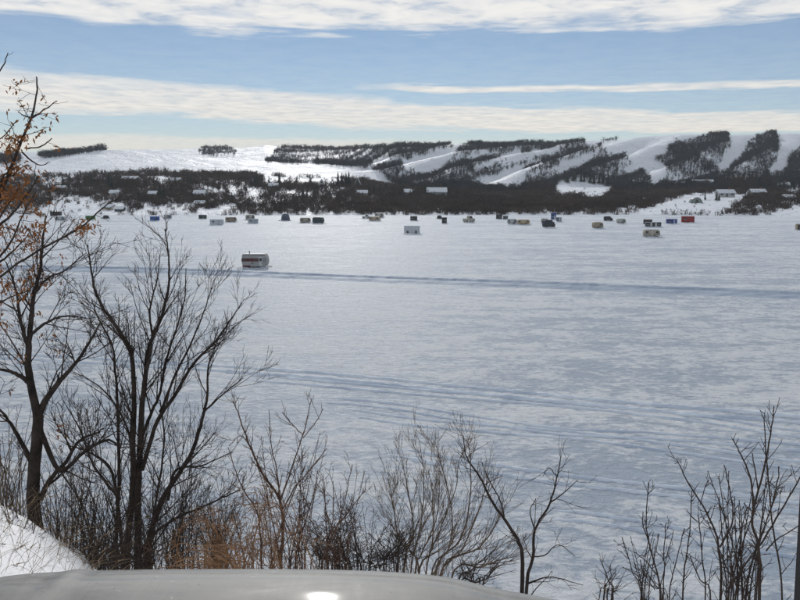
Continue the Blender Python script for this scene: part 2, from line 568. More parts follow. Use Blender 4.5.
def hills():
    ys = np.concatenate([np.linspace(360, 640, 90), np.linspace(643, 1320, 200), np.linspace(1360, 4200, 30)])
    a = np.concatenate([np.linspace(-2.0, -0.58, 60), np.linspace(-0.575, 0.575, 290), np.linspace(0.58, 2.0, 60)])
    Y, A = np.meshgrid(ys, a, indexing='ij')
    X = A * Y
    Z = hill_z(X, Y)
    V = np.stack([X, Y, Z], -1).reshape(-1, 3)
    o = link_mesh('hills', V, grid_faces(len(ys), len(a)), M['hill'], smooth=True)
    tag(o, 'snow covered valley hills and shore terraces across the lake', None, kind='structure')


hills()


def shore_point(u, v, y0=402.0, y1=1000.0):
    """the point of the far terrain that is seen at pixel (u, v)"""
    a, s = ray(u, v)
    ys = np.linspace(y0, y1, 1200)
    zt = hill_z(a * ys, ys)
    k = np.argmax(zt >= EYE + s * ys - 1e-6) if np.any(zt >= EYE + s * ys) else -1
    Y = float(ys[k])
    return Vector((a * Y, Y, float(zt[k])))


# snow patches kept free of trees on the right hand slopes, in photograph pixels
SNOW = [
    [(400, 167), (415, 158.7), (432, 152.5), (450, 148.7), (461, 143), (456, 152.5), (450, 158.7), (447, 163.7), (441, 170), (432, 173.7), (422, 176), (415, 171), (405, 168.7)],
    [(472, 168.5), (495, 159), (520, 149.5), (522, 152.5), (498, 162.5), (475, 171)],
    [(502, 165), (512, 158.2), (535, 150.5), (560, 147), (562, 150.5), (540, 155.5), (525, 161), (505, 166.5)],
    [(472, 182.5), (505, 172.5), (540, 160.5), (542, 163.5), (508, 176.5), (474, 185)],
    [(475, 185.5), (492, 180), (507, 176), (527, 172.5), (525, 179), (522, 187.5), (507, 190), (495, 185)],
    [(547, 171), (562, 164), (580, 156), (600, 152), (600, 156), (585, 161), (585, 166), (570, 171), (560, 176)],
    [(552, 190), (560, 181), (575, 179.5), (600, 181.5), (614, 188), (606, 197), (585, 193), (562, 193)],
    [(600, 146), (612, 141), (627, 138), (645, 134), (682, 131), (700, 132), (695, 138.7), (677, 141), (670, 147.5), (664, 155), (654, 155), (654, 160), (666, 166), (667, 175), (661, 182.5), (655, 189), (650, 185), (650, 177), (642, 171), (627, 172.5), (624, 169), (632, 161), (627, 156), (612, 155)],
    [(727, 130), (735, 130), (760, 130), (755, 139), (745, 147.5), (741, 156), (732, 164), (730, 171), (717, 174), (720, 164), (725, 155), (732, 145)],
    [(775, 132), (800, 129), (830, 130), (803, 142.5), (794, 152.5), (787, 162.5), (785, 172.5), (772, 177.5), (767, 175), (775, 162.5), (780, 155), (779, 145)],
    [(365, 167), (378, 160), (390, 157), (388, 162), (376, 168)],
    [(470, 158), (480, 152), (487, 150), (484, 155), (474, 160)],
    [(586, 136), (606, 136), (596, 148), (586, 147)],
]
WOODS = [
    [(266, 163), (275, 152), (282, 148), (330, 147), (400, 143), (440, 142), (452, 147), (500, 141), (586, 140), (600, 144), (625, 136), (700, 138), (725, 134), (760, 138), (775, 133), (800, 140), (830, 140), (830, 190), (660, 192), (540, 196), (400, 190), (385, 178), (378, 172), (355, 167), (310, 164)],
    [(198, 153), (205, 149), (225, 148), (236, 151), (238, 156), (215, 157), (203, 156)],
    [(38, 157), (60, 152), (85, 149.5), (95, 148), (107, 148.5), (107, 151), (80, 154), (45, 159)],
    [(-60, 160), (-20, 154), (20, 155), (20, 162), (-60, 166)],
]
BENCH = [     # open snow on the shore terraces
    [(40, 206), (72, 194.5), (80, 196), (100, 201), (128, 204), (128, 214), (40, 214)],
    [(128, 214), (150, 207), (165, 205), (196, 202), (190, 209), (170, 214)],
    [(195, 214), (203, 210), (232, 204), (233, 208), (212, 214)],
    [(243, 198), (252, 190), (264, 189), (258, 198)],
    [(628, 216), (655, 205), (687, 196), (695, 193), (740, 195), (752, 190), (742, 200), (729, 206), (727, 211), (700, 211), (662, 213)],
    [(766, 217), (782, 210), (805, 203), (830, 203), (830, 218)],
    [(552, 193), (562, 182), (600, 183), (612, 190), (600, 198), (575, 194)],
    [(782, 188), (800, 184), (800, 192), (790, 194)],
    [(40, 184), (55, 180), (62, 181), (50, 187)],
    [(262, 176), (345, 179), (345, 183), (262, 182)],
    [(150, 178), (170, 176), (172, 180), (152, 182)],
]


def tree_template(kind, seed):
    """twiggy tree about 1 unit tall made of narrow triangles; returns V, F(tri)"""
    r = random.Random(seed)
    V, F = [], []

    def tri(p, q, w):
        d = (q - p)
        s = d.cross(Vector((r.uniform(-1, 1), r.uniform(-1, 1), r.uniform(-1, 1))))
        if s.length < 1e-6:
            return
        s = s.normalized() * w
        i = len(V)
        V.extend([p - s, p + s, q])
        F.append((i, i + 1, i + 2))
    if kind == 'aspen':
        tri(Vector((0, 0, -0.05)), Vector((r.uniform(-.04, .04), 0, 1.0)), 0.022)
        tri(Vector((0, 0, -0.05)), Vector((0.02, r.uniform(-.04, .04), 0.95)), 0.022)
        for k in range(16):
            h = r.uniform(0.15, 0.85)
            an = r.uniform(0, 6.28)
            L = r.uniform(0.16, 0.36) * (1.1 - 0.4 * h)
            p = Vector((0, 0, h))
            mid = p + Vector((math.cos(an) * L, math.sin(an) * L, L * r.uniform(0.5, 1.2)))
            tri(p, mid, 0.024)
            q = p.lerp(mid, r.uniform(0.4, 0.9))
            tri(q, q + Vector((r.uniform(-.1, .1), r.uniform(-.1, .1), r.uniform(.05, .18))), 0.026)
    elif kind == 'bush':
        for k in range(18):
            an = r.uniform(0, 6.28)
            tilt = r.uniform(0.0, 0.75)
            L = r.uniform(0.55, 1.05)
            b = Vector((r.uniform(-.28, .28), r.uniform(-.28, .28), -0.05))
            q = b + Vector((math.cos(an) * math.sin(tilt) * L, math.sin(an) * math.sin(tilt) * L, math.cos(tilt) * L))
            tri(b, q, 0.030)
            for _ in range(2):
                p = b.lerp(q, r.uniform(0.45, 0.95))
                tri(p, p + Vector((r.uniform(-.2, .2), r.uniform(-.2, .2), r.uniform(.05, .24))), 0.034)
    return np.array([tuple(v) for v in V]), np.array(F)


def scatter(name, pts, heights, widths, templates, m, label, rng):
    VV, FF, base = [], [], 0
    which = rng.integers(0, len(templates), len(pts))
    ang = rng.uniform(0, 6.283, len(pts))
    for k, (TV, TF) in enumerate(templates):
        idx = np.where(which == k)[0]
        if not len(idx):
            continue
        c, s = np.cos(ang[idx])[:, None], np.sin(ang[idx])[:, None]
        w, h = widths[idx][:, None], heights[idx][:, None]
        x = (TV[None, :, 0] * c - TV[None, :, 1] * s) * w + pts[idx, 0][:, None]
        y = (TV[None, :, 0] * s + TV[None, :, 1] * c) * w + pts[idx, 1][:, None]
        z = TV[None, :, 2] * h + pts[idx, 2][:, None]
        V = np.stack([x, y, z], -1).reshape(-1, 3)
        F = (TF[None] + (np.arange(len(idx)) * len(TV))[:, None, None]).reshape(-1, 3) + base
        VV.append(V)
        FF.append(F)
        base += len(V)
    o = link_mesh(name, np.concatenate(VV), np.concatenate(FF), m)
    tag(o, label, None, kind='stuff')
    return o


ASPEN = [tree_template('aspen', s) for s in range(6)]
BUSH = [tree_template('bush', 20 + s) for s in range(6)]


def far_woods():
    n = 300000
    Y = np.sqrt(nrng.uniform(600 ** 2, 1330 ** 2, n))
    A = nrng.uniform(-0.62, 0.62, n)
    X = A * Y
    Z = hill_z(X, Y)
    u, v = project(X, Y, Z)
    jit = 3.2 * fbm(X * 0.05, Y * 0.05, 4, 51)
    uu, vv = u + 2 * jit, v + jit
    keep = np.zeros(n, bool)
    for p in WOODS:
        keep |= in_poly(uu, vv, p)
    for p in SNOW:
        keep &= ~(in_poly(uu, vv, p) | in_poly(uu, vv - 2.4, p))
    # hidden far side of the left hills stays open; off-frame slopes get their own groves
    outside = (u < -60) | (u > 828)
    grove = fbm(X * 0.008, Y * 0.006, 3, 77) > 0.03
    keep = np.where(outside, grove & (Y > 650), keep)
    dens = np.clip(0.80 + 1.5 * fbm(X * 0.02, Y * 0.02, 3, 61), 0.25, 1.0)
    keep &= nrng.uniform(0, 1, n) < dens * np.where(outside, 0.05, np.where(Y > 1000, 0.17, np.where(u > 640, 0.80, 0.53)))
    P = np.stack([X, Y, Z], 1)[keep]
    U = u[keep]
    h = nrng.uniform(2.4, 6.0, len(P)) * np.clip(1.0 + 1.2 * fbm(P[:, 0] * 0.05, P[:, 1] * 0.05, 3, 5), 0.45, 1.6)
    w = h * nrng.uniform(1.3, 2.0, len(P))
    for nm, sel, lab in (('hillside_wood', U < 262, 'dark bare groves along the crest of the smooth white hill'),
                         ('hillside_wood', (U >= 262) & (U < 462), 'dark leafless woods on the middle hillside coulees'),
                         ('hillside_wood', (U >= 462) & (U < 655), 'dark leafless woods between slanting snow strips on the hillside'),
                         ('hillside_wood', U >= 655, 'dark leafless woods filling the right hand coulees')):
        if sel.sum():
            scatter(nm, P[sel], h[sel], w[sel], ASPEN, M['wood'], lab, nrng)
    return len(P)


NW = far_woods()


def shore_brush():
    n = 39000
    Y = np.sqrt(nrng.uniform(392 ** 2, 665 ** 2, n))
    A = nrng.uniform(-0.62, 0.62, n)
    X = A * Y
    Z = hill_z(X, Y)
    u, v = project(X, Y, Z)
    jit = 2.0 * fbm(X * 0.09, Y * 0.05, 3, 91)
    keep = Z > 0.05
    open_ = np.zeros(n, bool)
    for p in BENCH:
        open_ |= in_poly(u + jit, v + jit, p) | in_poly(u + jit, v + jit - 2.5, p)
    top = np.interp(u, [-100, 0, 60, 150, 230, 300, 350, 380, 400, 830], [176, 176, 175, 171, 174, 177, 179, 181, 175, 175])
    keep &= v > top + 2 * jit
    dens = np.interp(u, [-100, 0, 60, 180, 240, 260, 420, 600, 640, 830], [.5, .5, .58, .58, .6, .85, 1., 1., .6, .55])
    dens = dens * np.clip(0.65 + 1.8 * fbm(X * 0.03, Y * 0.02, 3, 95), 0.15, 1.3)
    dens = dens * np.where(open_, np.where(u < 240, 0.30, 0.06), 1.0)
    # the strip of willows right at the ice edge
    edge = (v > 205) & (u > 240) & (u < 620)
    dens = np.where(edge, np.maximum(dens, 0.8), dens)
    keep &= nrng.uniform(0, 1, n) < dens * 0.95
    P = np.stack([X, Y, Z], 1)[keep]
    u, v = u[keep], v[keep]
    h = nrng.uniform(1.3, 3.6, len(P)) * np.where(v > 208, 0.75, 1.0)
    inb = np.zeros(len(P), bool)
    for p in BENCH:
        inb |= in_poly(u, v, p)
    h = np.where(inb, h * np.where(u < 240, 0.75, 0.45), h)
    h = np.where(inb, h, h * 1.15)
    w = h * np.where(inb, 1.0, 1.35) * nrng.uniform(0.9, 1.5, len(P))
    for sel, lab, m in ((u < 240, 'dark bare brush among the cottages at left', M['brush']), ((u >= 240) & (u < 640), 'brown willow thicket along the far ice edge', M['brush']),
                        (u >= 640, 'dark low brush on the right hand shore', M['brush'])):
        scatter('shore_brush', P[sel], h[sel], w[sel], BUSH, m, lab, nrng)
    return len(P)


NB = shore_brush()
print('woods', NW, 'brush', NB)

# ------------------------------------------------------------------ spruces on the far shore
ORD = ['first', 'second', 'third', 'fourth', 'fifth', 'sixth', 'seventh', 'eighth', 'ninth', 'tenth', 'eleventh', 'twelfth', 'thirteenth', 'fourteenth', 'fifteenth', 'sixteenth', 'seventeenth', 'eighteenth', 'nineteenth', 'twentieth']


def spruce_meshes(seed):
    r = random.Random(seed)
    V, F = [], []
    layers = 13
    for k in range(layers):
        t = k / (layers - 1)
        z = 0.10 + 0.86 * t
        rad = (0.24 * (1 - t) ** 0.85 + 0.015)
        nb = 9 if t < 0.6 else 6
        for j in range(nb):
            a = r.uniform(0, 6.28)
            L = rad * r.uniform(0.65, 1.15)
            w = L * 0.42 + 0.01
            c, s = math.cos(a), math.sin(a)
            i = len(V)
            V.extend([(0, 0, z + 0.05), (c * L * .5 - s * w, s * L * .5 + c * w, z - 0.015), (c * L, s * L, z - r.uniform(0.02, 0.06)), (c * L * .5 + s * w, s * L * .5 - c * w, z - 0.02), (c * L * .4, s * L * .4, z - 0.05)])
            F.extend([(i, i + 1, i + 2), (i, i + 2, i + 3), (i + 1, i + 4, i + 2), (i + 4, i + 3, i + 2)])
    i = len(V)
    V.extend([(-.012, 0, .9), (.012, 0, .9), (0, 0.01, 1.04)])
    F.append((i, i + 1, i + 2))
    cm = bpy.data.meshes.new('crown')
    cm.from_pydata(V, [], F)
    cm.materials.append(M['spruce'])
    t = MB().cyl((0, 0, -0.06), (0, 0, 0.85), 0.022, 0.006, 6)
    tm = bpy.data.meshes.new('trunk')
    tm.from_pydata(t.v, [], t.f)
    tm.materials.append(M['bark'])
    return cm, tm


SPR = [spruce_meshes(s) for s in range(4)]


def plant_tree(name, meshes, u, v, hpx, label, cat, group, wide=1.0):
    p = shore_point(u, v)
    h = 1.2 * hpx * p.y / FPX
    e = empty(name, p, rnd.uniform(0, 6.28), label, cat, group)
    e.scale = (h * wide, h * wide, h)
    for nm, me in zip(('crown', 'trunk'), meshes):
        o = bpy.data.objects.new(nm, me)
        COL.objects.link(o)
        o.parent = e
    return e


def place_clusters(name, clusters, lib, fmt, cat, group, wide=1.0):
    for where, lst in clusters:
        n = len(lst)
        for k, (u, v, h) in enumerate(sorted(lst)):
            if n == 1:
                lab = fmt[0] % where
            else:
                lab = fmt[1] % (ORD[k], where)
            plant_tree(name, rnd.choice(lib), u, v, h, lab, cat, group, wide * rnd.uniform(0.85, 1.2))


place_clusters('spruce_tree', [
    ('the cottages at far left', [(27, 186, 9), (63, 186, 9), (92, 186, 10), (109, 188, 14), (112, 190, 12), (90, 179, 7), (139, 199, 9), (160, 199, 13), (164, 200, 11), (188, 184, 8), (192, 185, 9)]),
    ('the white yard left of the dome tent', [(232, 203, 9), (251, 187, 8), (255, 187, 11), (258, 187, 8), (269, 186, 8), (279.5, 186, 12)]),
    ('the pale gabled house mid shore', [(303, 199, 10), (307, 199, 9), (314, 198, 9), (330, 199, 9), (338, 187, 13), (342, 187, 12), (346, 187, 12), (349, 187, 13)]),
    ('the long grey house above the willows', [(369, 194, 9), (374, 194, 10), (380, 194, 9), (386, 191, 8), (425, 197, 10), (428, 198, 8)]),
    ('the upper edge of the snow terrace', [(566, 182, 9), (568, 183, 8), (574, 181, 11), (581, 182, 9), (584, 182, 8), (590, 183, 10), (594, 184, 9), (599, 184, 10), (603, 184, 11), (608, 186, 12), (613, 186, 11)]),
    ('the foot of the big white slope', [(628, 188, 9), (631, 187, 11), (638, 188, 9), (645, 190, 8)]),
    ('the white bench below the long blue house', [(705, 200, 6), (716.5, 201, 8), (719, 201, 6)]),
], SPR, ('dark spruce near %s', '%s dark spruce from the left near %s'), 'spruce', 'spruces along the far shore')


def bare_tree_meshes(seed):
    r = random.Random(seed)
    TV, TF = tree_template('aspen', seed + 50)
    TV2, TF2 = tree_template('bush', seed + 80)
    V2 = TV2 * np.array([0.55, 0.55, 0.62]) + np.array([0, 0, 0.36])
    V = np.concatenate([TV, V2])
    F = np.concatenate([TF, TF2 + len(TV)])
    cm = bpy.data.meshes.new('crown')
    cm.from_pydata(V.tolist(), [], F.tolist())
    cm.materials.append(M['brush'])
    t = MB().cyl((0, 0, -0.06), (0.01, 0, 0.45), 0.026, 0.016, 6).cyl((0.01, 0, 0.44), (-0.03, 0.02, 0.8), 0.015, 0.004, 5)
    tm = bpy.data.meshes.new('trunk')
    tm.from_pydata(t.v, [], t.f)
    tm.materials.append(M['bark'])
    return cm, tm


BARE = [bare_tree_meshes(s) for s in range(5)]
place_clusters('bare_tree', [
    ('the cottages at far left', [(20, 182, 10), (48, 184, 9), (70, 187, 11), (78, 190, 12), (85, 188, 10), (98, 190, 12), (120, 188, 10), (128, 188, 11), (134, 191, 12), (146, 190, 11), (154, 187, 12), (170, 192, 13), (176, 189, 12), (182, 195, 13)]),
    ('the snow yards right of the cottages', [(208, 190, 13), (213, 192, 12), (219, 193, 11), (226, 195, 12), (238, 192, 11), (246, 199, 9), (263, 185, 9)]),
    ('the pale gabled house mid shore', [(290, 186, 10), (297, 187, 11), (310, 187, 9), (317, 198, 10), (326, 190, 10), (333, 190, 10), (352, 196, 11), (364, 186, 8)]),
    ('the long grey house above the willows', [(394, 198, 12), (401, 199, 13), (413, 200, 12), (419, 201, 13), (449, 198, 12), (456, 203, 12), (466, 203, 13), (482, 206, 12)]),
    ('the brow left of the spruce row', [(530, 196, 15), (537, 192, 15), (544, 194, 14), (551, 197, 12)]),
    ('the long blue house on the right shore', [(668, 191, 10), (676, 194, 11), (720, 190, 11), (733, 192, 16), (741, 193, 19), (745, 197, 17), (752, 192, 14), (765, 190, 13), (775, 192, 12)]),
], BARE, ('bare brown tree near %s', '%s bare brown tree from the left near %s'), 'tree', 'bare trees along the far shore', 1.0)

# two crooked trees on the skyline
place_clusters('bare_tree', [
    ('the skyline above the white hill patch', [(439, 143.5, 6)]),
    ('the skyline above the right hand coulee', [(772, 137, 7)]),
], BARE, ('small bare tree standing on %s', '%s small bare tree on %s'), 'tree', 'bare trees on the skyline')

# ------------------------------------------------------------------ houses on the far shore
HC = {}


def hmat(col):
    k = tuple(col)
    if k not in HC:
        HC[k] = mat('house_paint', col, 0.8, 0.2, 0.12, 0.6)
    return HC[k]


M['glass'] = mat('dark_glass', (0.03, 0.035, 0.04), 0.15, 0.5, 0.1, 1)
M['darktrim'] = mat('dark_trim', (0.05, 0.045, 0.04), 0.8, 0.2, 0.2, 1)
M['brick'] = mat('chimney_brick', (0.25, 0.12, 0.08), 0.9, 0.1, 0.3, 3)


def house(u, v, wpx, hpx, col, label, form='gable', rz=0.0):
    p = shore_point(u, v)
    s = p.y / FPX
    w, h = wpx * s, hpx * s
    d = min(7.5, max(4.5, w * 0.7))
    e = empty('house', p, rz, label, 'house', 'cottages on the far shore')
    wm = hmat(col)
    x0, x1 = -w / 2, w / 2
    if form == 'aframe':
        MB().extrude_y([(-w * .46, -.8), (w * .46, -.8), (0.0, h * .97)], 0.0, d).build('wall', wm, e)
        r = MB()
        for sg in (-1, 1):
            prof = [(sg * w * .54, -0.3), (sg * w * .54 - sg * .02, -0.6), (0, h), (0, h + .35)]
            r.extrude_y(prof if sg > 0 else prof[::-1], -.5, d + .4)
        r.build('roof', M['roofsnow'], e)
        MB().box(-w * .16, w * .16, -.06, .02, h * .12, h * .45).build('window', M['glass'], e)
        MB().box(-w * .07, w * .07, -.06, .02, h * .55, h * .75).build('window', M['glass'], e)
        return
    if form == 'dome':
        prof = [(w / 2 * math.cos(a), h * math.sin(a)) for a in np.linspace(0, math.pi, 13)]
        prof = [(w / 2, -.6)] + prof + [(-w / 2, -.6)]
        MB().extrude_y(prof, 0, d).build('shell', wm, e, True)
        prof2 = [(w / 2 * 1.02 * math.cos(a), (h + .1) * math.sin(a)) for a in np.linspace(.7, math.pi - .7, 9)]
        prof2 = prof2 + [(x * .98, z * .98) for x, z in prof2[::-1]]
        MB().extrude_y(prof2, .2, d - .2).build('roof', M['roofsnow'], e)
        MB().box(-w * .12, w * .12, -.06, .02, 0, h * .6).build('door', M['darktrim'], e)
        return
    hw = h * 0.60
    # ridge along x, roof slope seen from the lake side
    prof = [(0, -1.0), (d, -1.0), (d, hw), (d / 2, h - .15), (0, hw)]
    m = MB()
    m.extrude_y(prof, x0, x1)
    m.v = [(y, x, z) for x, y, z in m.v]
    m.f = [f[::-1] for f in m.f]
    m.build('wall', wm, e)
    r = MB()
    prof = [(-.6, hw - .35), (d / 2, h - .12), (d + .6, hw - .35), (d + .6, hw + .05), (d / 2, h + .28), (-.6, hw + .05)]
    r.extrude_y(prof, x0 - .45, x1 + .45)
    r.v = [(y, x, z) for x, y, z in r.v]
    r.f = [f[::-1] for f in r.f]
    ro = r.build('roof', M['roofsnow'], e)
    if w > 7:
        MB().box(w * .2, w * .2 + .7, d * .45, d * .45 + .7, h - .6, h + 1.1).build('chimney', M['brick'], ro)
    nw = max(1, int(w / 3))
    for k in range(nw):
        cx = x0 + w * (k + 0.5) / nw
        if k == nw // 2 and nw > 1:
            MB().box(cx - .45, cx + .45, -.05, .03, 0.05, min(2.1, hw * .85)).build('door', M['darktrim'], e)
        else:
            f = MB().box(cx - .65, cx + .65, -.05, .03, hw * .40, hw * .82).build('window', M['glass'], e)
            MB().box(cx - .72, cx + .72, -.09, -.052, hw * .36, hw * .40).build('sill', M['roofsnow'], f)


house(437, 198, 19, 10, (0.26, 0.29, 0.33), 'large pale grey house with snowy roof above the willow thicket')
house(409, 196, 9.5, 6.5, (0.30, 0.30, 0.30), 'small grey house left of the large pale grey house')
house(357.5, 187, 9, 9, (0.07, 0.06, 0.055), 'dark steep gabled house beside the tall spruce row', 'aframe')
house(362, 196, 10, 5.5, (0.25, 0.22, 0.2), 'low brown cottage below the dark steep gabled house')
house(321.5, 188, 9.5, 8.5, (0.55, 0.56, 0.58), 'pale gabled house with white steep roof above brush', 'aframe')
house(273, 189, 8.5, 5.5, (0.25, 0.23, 0.21), 'small cottage between the spruces right of the snow yard')
house(199, 198, 10.5, 7.5, (0.62, 0.63, 0.65), 'white house among dark brush at left')
house(199, 206, 9, 5, (0.22, 0.19, 0.17), 'low brown cottage below the white house at left')
house(129, 182, 15, 5.5, (0.2, 0.2, 0.21), 'long low building highest of the left cottages')
house(152, 197, 7.5, 5.5, (0.45, 0.42, 0.38), 'small beige cottage among the trees at left')
house(107, 210, 10, 5, (0.46, 0.40, 0.33), 'tan cabin with snowy roof close to the ice at left')
house(118.5, 211.5, 8, 4.6, (0.06, 0.055, 0.055), 'dark boathouse beside the tan cabin')
house(114, 196, 9, 5.5, (0.28, 0.26, 0.25), 'grey cottage above the tan cabin')
house(704, 188, 20, 8, (0.26, 0.33, 0.42), 'long blue house under the right hand coulee')
house(683, 188, 11, 6, (0.22, 0.21, 0.21), 'grey cottage just left of the long blue house')
house(727, 197, 16, 7, (0.35, 0.35, 0.36), 'grey bungalow on the white bench below the long blue house')
house(759, 196, 14, 6.5, (0.18, 0.16, 0.15), 'brown cottage right of the tall bare trees')
house(784, 189, 13, 6.5, (0.24, 0.23, 0.23), 'grey cottage highest at the right edge')
house(790, 200, 10, 5, (0.30, 0.27, 0.25), 'small cottage in brush near the right edge')
house(697, 203, 11, 5.5, (0.16, 0.20, 0.20), 'round topped hut on the white bench', 'dome')
house(175, 183, 9, 5, (0.33, 0.31, 0.30), 'grey cottage on the upper left slope')
house(60, 191, 8, 5, (0.40, 0.37, 0.34), 'cottage behind the rust leaved twigs')

# ------------------------------------------------------------------ ice fishing shacks
PC = {}
DRIFTS = []


def pmat(col):
    k = tuple(col)
    if k not in PC:
        PC[k] = mat('shack_paint', col, 0.6, 0.3, 0.16, 1.3, 0.1, 8)
    return PC[k]


M['rubber'] = mat('rubber', (0.02, 0.02, 0.02), 0.9, 0.2, 0.2, 3)
M['steel'] = mat('stovepipe_steel', (0.12, 0.12, 0.12), 0.5, 0.4, 0.3, 3, metallic=0.6)
M['plank'] = mat('runner_plank', (0.14, 0.10, 0.07), 0.9, 0.1, 0.3, 3)


def wheel(e, x, y, r):
    w = MB().cyl((x, y - .1, r), (x, y + .1, r), r, None, 12).build('wheel', M['rubber'], e)
    MB().cyl((x, y - .115, r), (x, y - .102, r), r * .55, None, 10).build('hub', M['steel'], w)


def shack(u, v, wpx, hpx, kind, col, label, col2=None, roof=None, rz=None, feats=()):
    p = on_ice(u, v)
    s = p.y / FPX
    w, h = wpx * s * .97, hpx * s
    rz = rnd.uniform(-0.25, 0.25) if rz is None else rz
    rz += math.atan2(-p.x, p.y) * 0.5
    cat = {'box': 'ice shack', 'camper': 'camper', 'dome': 'tent', 'truck': 'truck', 'van': 'van'}[kind]
    nm = {'box': 'ice_shack', 'camper': 'camper_trailer', 'dome': 'ice_tent', 'truck': 'pickup_truck', 'van': 'parked_van'}[kind]
    e = empty(nm, (p.x, p.y, 0.0), rz, label, cat, 'ice fishing shelters on the lake')
    col = tuple(q * 0.78 for q in col)
    DRIFTS.append((p, w, max(1.8, min(2.5, w * .7)), rz))
    m1 = pmat(col)
    m2 = pmat(tuple(q * 0.8 for q in col2)) if col2 else M['glass']
    x0, x1 = -w / 2, w / 2
    d = max(1.8, min(2.5, w * .7))
    if kind == 'box':
        zr = 0.16
        for yy in (0.15, d - .3):
            MB().box(x0 - .15, x1 + .15, yy, yy + .12, -0.03, zr).build('runner', M['plank'], e)
        hw = h - 0.14
        prof = [(0, zr), (d, zr), (d, hw - .12), (0, hw)]
        b = MB()
        b.extrude_y(prof, x0, x1)
        b.v = [(y, x, z) for x, y, z in b.v]
        b.f = [f[::-1] for f in b.f]
        b.build('wall', m1, e)
        rf = MB()
        rf.extrude_y([(-.12, hw), (d + .12, hw - .14), (d + .12, hw - .02), (-.12, hw + .14)], x0 - .1, x1 + .1)
        rf.v = [(y, x, z) for x, y, z in rf.v]
        rf.f = [f[::-1] for f in rf.f]
        rf.build('roof', pmat(roof) if roof else M['roofsnow'], e)
        if 'two' in feats:
            for cx in (-w * .27, w * .27):
                MB().box(cx - .28, cx + .28, -.05, .02, zr + .05, zr + .8).build('door', M['darktrim'], e)
        else:
            cx = rnd.choice((-1, 1)) * w * .22
            dr = MB().box(cx - .33, cx + .33, -.045, .02, zr + .05, min(hw - .15, zr + 1.6)).build('door', m2 if col2 else M['darktrim'], e)
            MB().box(cx + .2, cx + .26, -.08, -.047, zr + .7, zr + .76).build('handle', M['steel'], dr)
            wx = -cx
            wn = MB().box(wx - .38, wx + .38, -.045, .02, hw * .5, hw * .78).build('window', M['glass'], e)
            MB().box(wx - .44, wx + .44, -.06, -.047, hw * .46, hw * .5).build('frame', M['roofsnow'], wn)
        if 'pipe' in feats:
            MB().cyl((x1 - .5, d * .5, hw - .1), (x1 - .5, d * .5, hw + .55), .07).build('stovepipe', M['steel'], e)
    elif kind in ('camper', 'van'):
        r = 0.32
        zb = 0.38
        c = min(.5, h * .25)
        if kind == 'camper':
            prof = [(x0 + .15, zb), (x1 - .25, zb), (x1 - .02, zb + h * .2), (x1, h * .55), (x1 - c * .6, h - .1), (x1 - c * 1.3, h), (x0 + c, h), (x0 + c * .3, h - .12), (x0, h * .6), (x0 + .03, zb + h * .18)]
        else:
            prof = [(x0 + .05, zb), (x1 - .05, zb), (x1, h * .5), (x1 - w * .18, h * .56), (x1 - w * .28, h - .08), (x1 - w * .33, h), (x0 + .2, h), (x0, h - .25)]
        MB().extrude_y(prof, 0, d).build('body', m1, e)
        MB().box(x0 + c * 1.1, x1 - c * 1.6, .12, d - .12, h - .002, h + .07, .03).build('roof', pmat(roof) if roof else M['roofsnow'], e)
        MB().box(x0 + .05, x1 - .06, -.03, -.002, h * .36, h * .46).build('stripe', m2 if col2 else M['darktrim'], e)
        n = 3 if w > 3.4 else 2
        for k in range(n):
            cx = x0 + w * (k + .6) / (n + .2)
            if k == n - 2 and kind == 'camper':
                MB().box(cx - .3, cx + .3, -.045, -.004, zb + .02, h * .84).build('door', pmat(tuple(min(1, q * 1.15) for q in col)), e)
            else:
                MB().box(cx - .36, cx + .36, -.045, -.004, h * .54, h * .78).build('window', M['glass'], e)
        for sx in ((-.05, .15) if kind == 'camper' else (-.3, .3)):
            wheel(e, w * sx, 0.1, r)
            if kind == 'van':
                wheel(e, w * sx, d - .1, r)
        if kind == 'camper':
            MB().box(x0 + .2, x1 - .5, .2, d - .2, -0.02, zb - .002).build('skirt', M['darktrim'], e)
            MB().cyl((x1 - .1, d / 2, .42), (x1 + .8, d / 2, .34), .05).build('hitch', M['steel'], e)
    elif kind == 'dome':
        V, F = [], []
        nr, na = 7, 16
        for i in range(nr):
            t = i / (nr - 1) * math.pi / 2
            for k in range(na):
                a = 2 * math.pi * k / na
                bul = 1 + .05 * math.cos(4 * a)
                V.append((w / 2 * bul * math.cos(a) * max(.02, math.cos(t) ** .55), d / 2 + d * .55 * bul * math.sin(a) * max(.02, math.cos(t) ** .55), -.02 + h * math.sin(t)))
        for i in range(nr - 1):
            for k in range(na):
                F.append((i * na + k, i * na + (k + 1) % na, (i + 1) * na + (k + 1) % na, (i + 1) * na + k))
        F.append(tuple((nr - 1) * na + k for k in range(na)))
        link_mesh('shell', V, F, m1, e, True)
        MB().box(-w * .72, w * .72, -.5, -.42, -.02, .22).build('skirt', M['darktrim'], e)
        MB().box(-w * .17, w * .17, -.16 * d, .1, .05, h * .62).build('door', m2 if col2 else M['darktrim'], e)
    elif kind == 'truck':
        zb = .45
        prof = [(x0, zb), (x1, zb), (x1, h * .6), (x1 - w * .22, h * .64), (x1 - w * .32, h), (x1 - w * .55, h), (x1 - w * .6, h * .62), (x0, h * .6)]
        MB().extrude_y(prof, 0, d).build('body', m1, e)
        MB().extrude_y([(x1 - w * .25, h * .66), (x1 - w * .33, h * .95), (x1 - w * .54, h * .95), (x1 - w * .57, h * .66)], -.03, -.002).build('window', M['glass'], e)
        for sx in (-.3, .3):
            wheel(e, w * sx, 0.05, .38)
            wheel(e, w * sx, d - .05, .38)
        MB().box(x1 - .02, x1 + .1, .1, d - .1, zb - .02, zb + .22).build('bumper', M['steel'], e)
    return e


